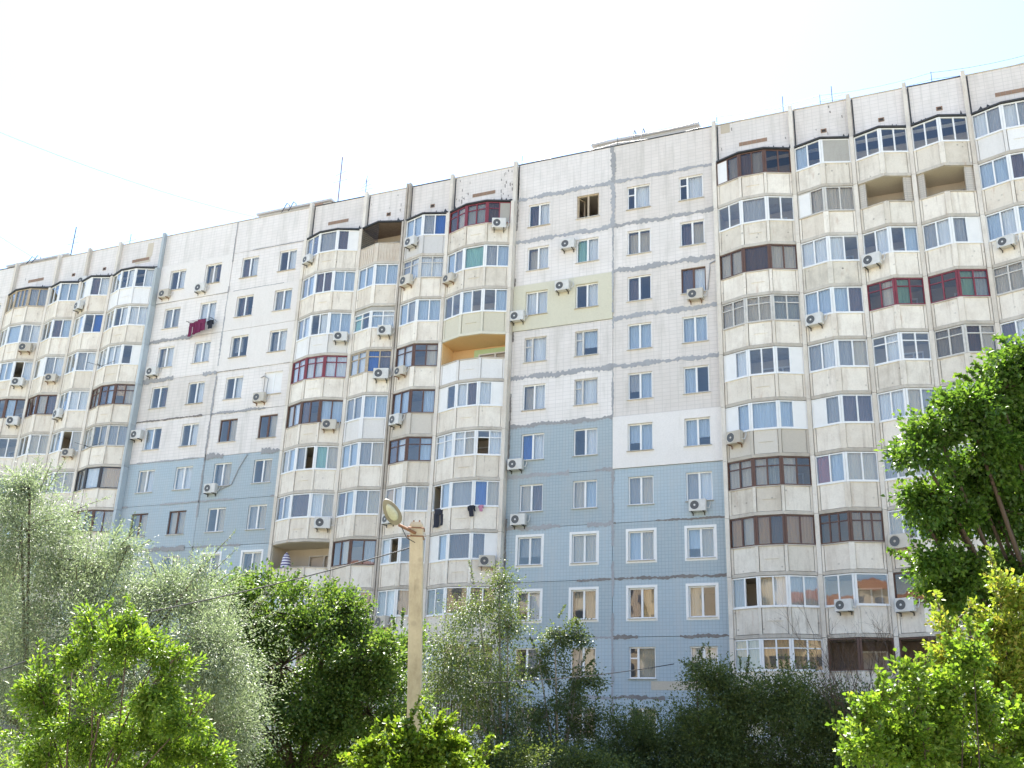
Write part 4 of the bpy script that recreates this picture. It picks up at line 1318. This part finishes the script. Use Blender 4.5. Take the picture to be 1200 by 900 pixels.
# birches by the building
tree('birch_tree', 'slender airy birch standing right of the lamp post', 'tree', gbase(588, 37),
     [(560, 712, 42, 34, 90, 0), (545, 770, 58, 42, 180, -.4), (595, 740, 24, 46, 80, 0), (585, 810, 40, 50, 140, 0), (530, 800, 40, 40, 100, -.4), (585, 690, 18, 22, 30, 0), (600, 860, 40, 40, 110, 0)],
     37, (.085, .055), 'birch', 'pale', (36, .55), .75, .11, .2, sprigs=3, sprig_len=.8, clump=.3)
tree('birch_tree', 'smaller loose birch in front of the lower blue tiles', 'tree', gbase(655, 38),
     [(650, 738, 14, 20, 26, 0), (682, 748, 22, 12, 28, 0), (632, 778, 24, 24, 44, 0), (672, 795, 30, 24, 60, 0), (650, 825, 44, 26, 90, 0), (640, 865, 54, 30, 130, 0), (690, 850, 24, 20, 40, 0)],
     38, (.10, .065), 'birch', 'pale', (34, .42), .35, .09, .2, sprigs=5, sprig_len=.7, clump=.18)
# shrubs under the building
tree('shrub', 'shaded dull green shrub under the lower blue tiles', 'shrub', gbase(760, 38),
     [(760, 868, 66, 34, 300, 0), (720, 892, 50, 28, 170, 0), (800, 852, 40, 34, 160, .5), (780, 905, 80, 24, 200, -.4)], 38, (.09, .06), 'birch', 'twig', (44, .5), .15, .06, .1, sprigs=4, sprig_len=.6, clump=.4)
tree('shrub', 'tall dark shrub with glossy leaves left of the dry twigs', 'shrub', gbase(835, 37),
     [(835, 795, 30, 20, 70, 0), (868, 822, 50, 32, 180, 0), (850, 865, 70, 38, 300, -.5), (815, 780, 14, 10, 18, 0), (860, 905, 80, 26, 220, -.6)], 37, (.10, .065), 'dark', 'twig', (44, .5), .1, .06, .1, sprigs=6, sprig_len=.7, clump=.35)
tree('shrub', 'dark dense shrub beneath the nearest balconies', 'shrub', gbase(950, 36),
     [(930, 822, 62, 34, 280, 0), (960, 862, 80, 40, 420, -.5), (1020, 835, 46, 36, 220, 0), (1040, 875, 70, 34, 260, -.5), (980, 905, 110, 26, 330, -.8), (1090, 850, 40, 40, 170, 0)], 36, (.09, .06), 'dark', 'twig', (44, .5), .1, .06, .1, sprigs=4, sprig_len=.6, clump=.35)
tree('shrub', 'low shaded shrub at the foot of the birches', 'shrub', gbase(610, 35),
     [(600, 892, 70, 20, 200, 0), (680, 896, 60, 20, 190, .5), (530, 888, 44, 26, 140, -.5)], 35, (.09, .06), 'dark', 'twig', (44, .5), .1, .06, .1, sprigs=2, sprig_len=.5, clump=.35)
# a dry shrub, twigs only
e = empty('dry_shrub', (*gbase(1035, 34), 0)); tag(e, 'bare brown twiggy shrub in front of the lower balconies', 'shrub')
off = np.array((*gbase(1035, 34), 0.0))
g = MB()
rt = random.Random(4)
def grow(p, d, L, r, lev):
    q = p + d * L
    m = (p + q) / 2 + np.array([rt.gauss(0, .06) * L for _ in range(3)])
    g.tube([tuple(p), tuple(m), tuple(q)], r, 5 if lev < 2 else 3, 0, r * .6)
    if lev >= 5: return
    for _ in range(3 if lev < 4 else 2):
        dd = d + np.array([rt.gauss(0, .34), rt.gauss(0, .34), rt.gauss(0.12, .25)]); dd /= np.linalg.norm(dd)
        grow(q, dd, L * rt.uniform(.55, .85), r * .6, lev + 1)
for i in range(5):
    a = rt.uniform(0, 6.28)
    d = np.array((.24 * math.cos(a), .24 * math.sin(a), 1.0)); d /= np.linalg.norm(d)
    grow(np.array((.3 * math.cos(a), .3 * math.sin(a), 0.0)), d, rt.uniform(1.7, 2.2), .045, 0)
g.build('twigs', BARK['twig'], e)
# foreground
tree('young_tree', 'bright yellow green young tree in the left foreground', 'tree', gbase(110, 13.5),
     [(135, 770, 44, 34, 50, 0), (70, 815, 34, 30, 36, .3), (45, 800, 14, 22, 12, .2), (180, 800, 40, 30, 44, -.2), (115, 840, 70, 36, 80, 0), (45, 868, 34, 26, 32, .3), (215, 848, 26, 14, 18, -.3), (160, 880, 80, 26, 70, 0), (108, 733, 16, 16, 12, 0), (152, 722, 14, 14, 10, 0), (240, 888, 24, 10, 12, -.2), (185, 765, 14, 16, 10, 0), (90, 905, 80, 30, 90, .3), (190, 912, 70, 24, 70, .2), (85, 770, 20, 24, 20, .2)],
     13.5, (.07, .032), 'lime', 'brown', (56, .17), .12, .03, .35, sprigs=7, sprig_len=.3, clump=.14)
tree('round_leaf_shrub', 'bright green round leaved shrub in the right foreground', 'shrub', gbase(1090, 10.5),
     [(1050, 872, 46, 30, 64, 0), (1095, 848, 46, 42, 90, .2), (1130, 800, 30, 34, 50, .2), (1015, 884, 26, 16, 20, -.2), (1140, 880, 66, 40, 120, .2), (1030, 822, 20, 8, 10, 0), (1075, 800, 14, 16, 12, 0), (1140, 760, 12, 20, 12, .2), (1190, 870, 40, 44, 70, .3), (1010, 848, 12, 10, 8, 0)],
     10.5, (.056, .05), 'lime', 'twig', (36, .14), .0, .02, .3, sprigs=11, sprig_len=.22, clump=.2)
tree('golden_shrub', 'tall yellowish shrub with reddish shoots at the right edge', 'shrub', gbase(1180, 12),
     [(1185, 735, 26, 36, 60, 0), (1160, 800, 42, 44, 110, 0), (1200, 820, 50, 66, 150, .3), (1120, 775, 20, 16, 26, 0), (1190, 885, 56, 40, 120, 0), (1172, 695, 8, 18, 10, 0), (1195, 685, 10, 16, 12, 0), (1110, 740, 10, 14, 10, 0)],
     12, (.065, .042), 'gold', 'twig', (38, .17), .0, .025, .25, sprigs=12, sprig_len=.32, clump=.22)
tree('vine_clump', 'bright green creeper bushing out round the foot of the lamp post', 'shrub', gbase(492, 18),
     [(470, 872, 20, 10, 26, 0), (500, 864, 18, 10, 24, -.2), (445, 886, 20, 10, 24, .1), (528, 880, 22, 8, 26, 0), (555, 890, 16, 7, 14, .1), (480, 893, 40, 10, 50, -.3), (520, 900, 50, 12, 60, -.2), (440, 904, 34, 12, 40, 0), (510, 850, 7, 7, 8, 0), (478, 850, 6, 7, 7, .1), (428, 880, 7, 6, 7, 0)],
     18, (.09, .07), 'vine', 'twig', (40, .16), .25, .03, .3, sprigs=16, sprig_len=.4, clump=.25)

# ------------------------------------------------------------------ the block across the yard (the lower windows mirror it)
YB = -84.0
opp = empty('opposite_building', (0, YB, 0))
tag(opp, 'tan apartment block across the yard, mirrored in the lower windows', 'building')
mo = tile_mat('opposite_tan', (0.50, 0.38, 0.25), (0.46, 0.35, 0.24), (0.36, 0.28, 0.2), 3.0, 2.8, 0.03)
g = MB(); g.box(-95, 60, -12, 0, 0, 25.0); g.build('wall', mo, opp)
g = MB(); g.box(-95.3, 60.3, -12.3, 0.35, 25.0, 26.2); g.build('roof', plain_mat('opposite_roof', (0.36, 0.13, 0.08), 0.8), opp)
g = MB()
for i in range(50):
    for r in range(8):
        x = -93 + i * 3.08; z = 2.2 + 2.9 * r
        g.box(x, x + 1.4, 0.0, 0.05, z, z + 1.5)
        if i % 5 == 2: g.box(x - .5, x + 2.3, 0.0, 1.0, z - 1.0, z)
g.build('windows', plain_mat('opposite_glass', (0.06, 0.07, 0.09), 0.2), opp)['kind'] = 'stuff'
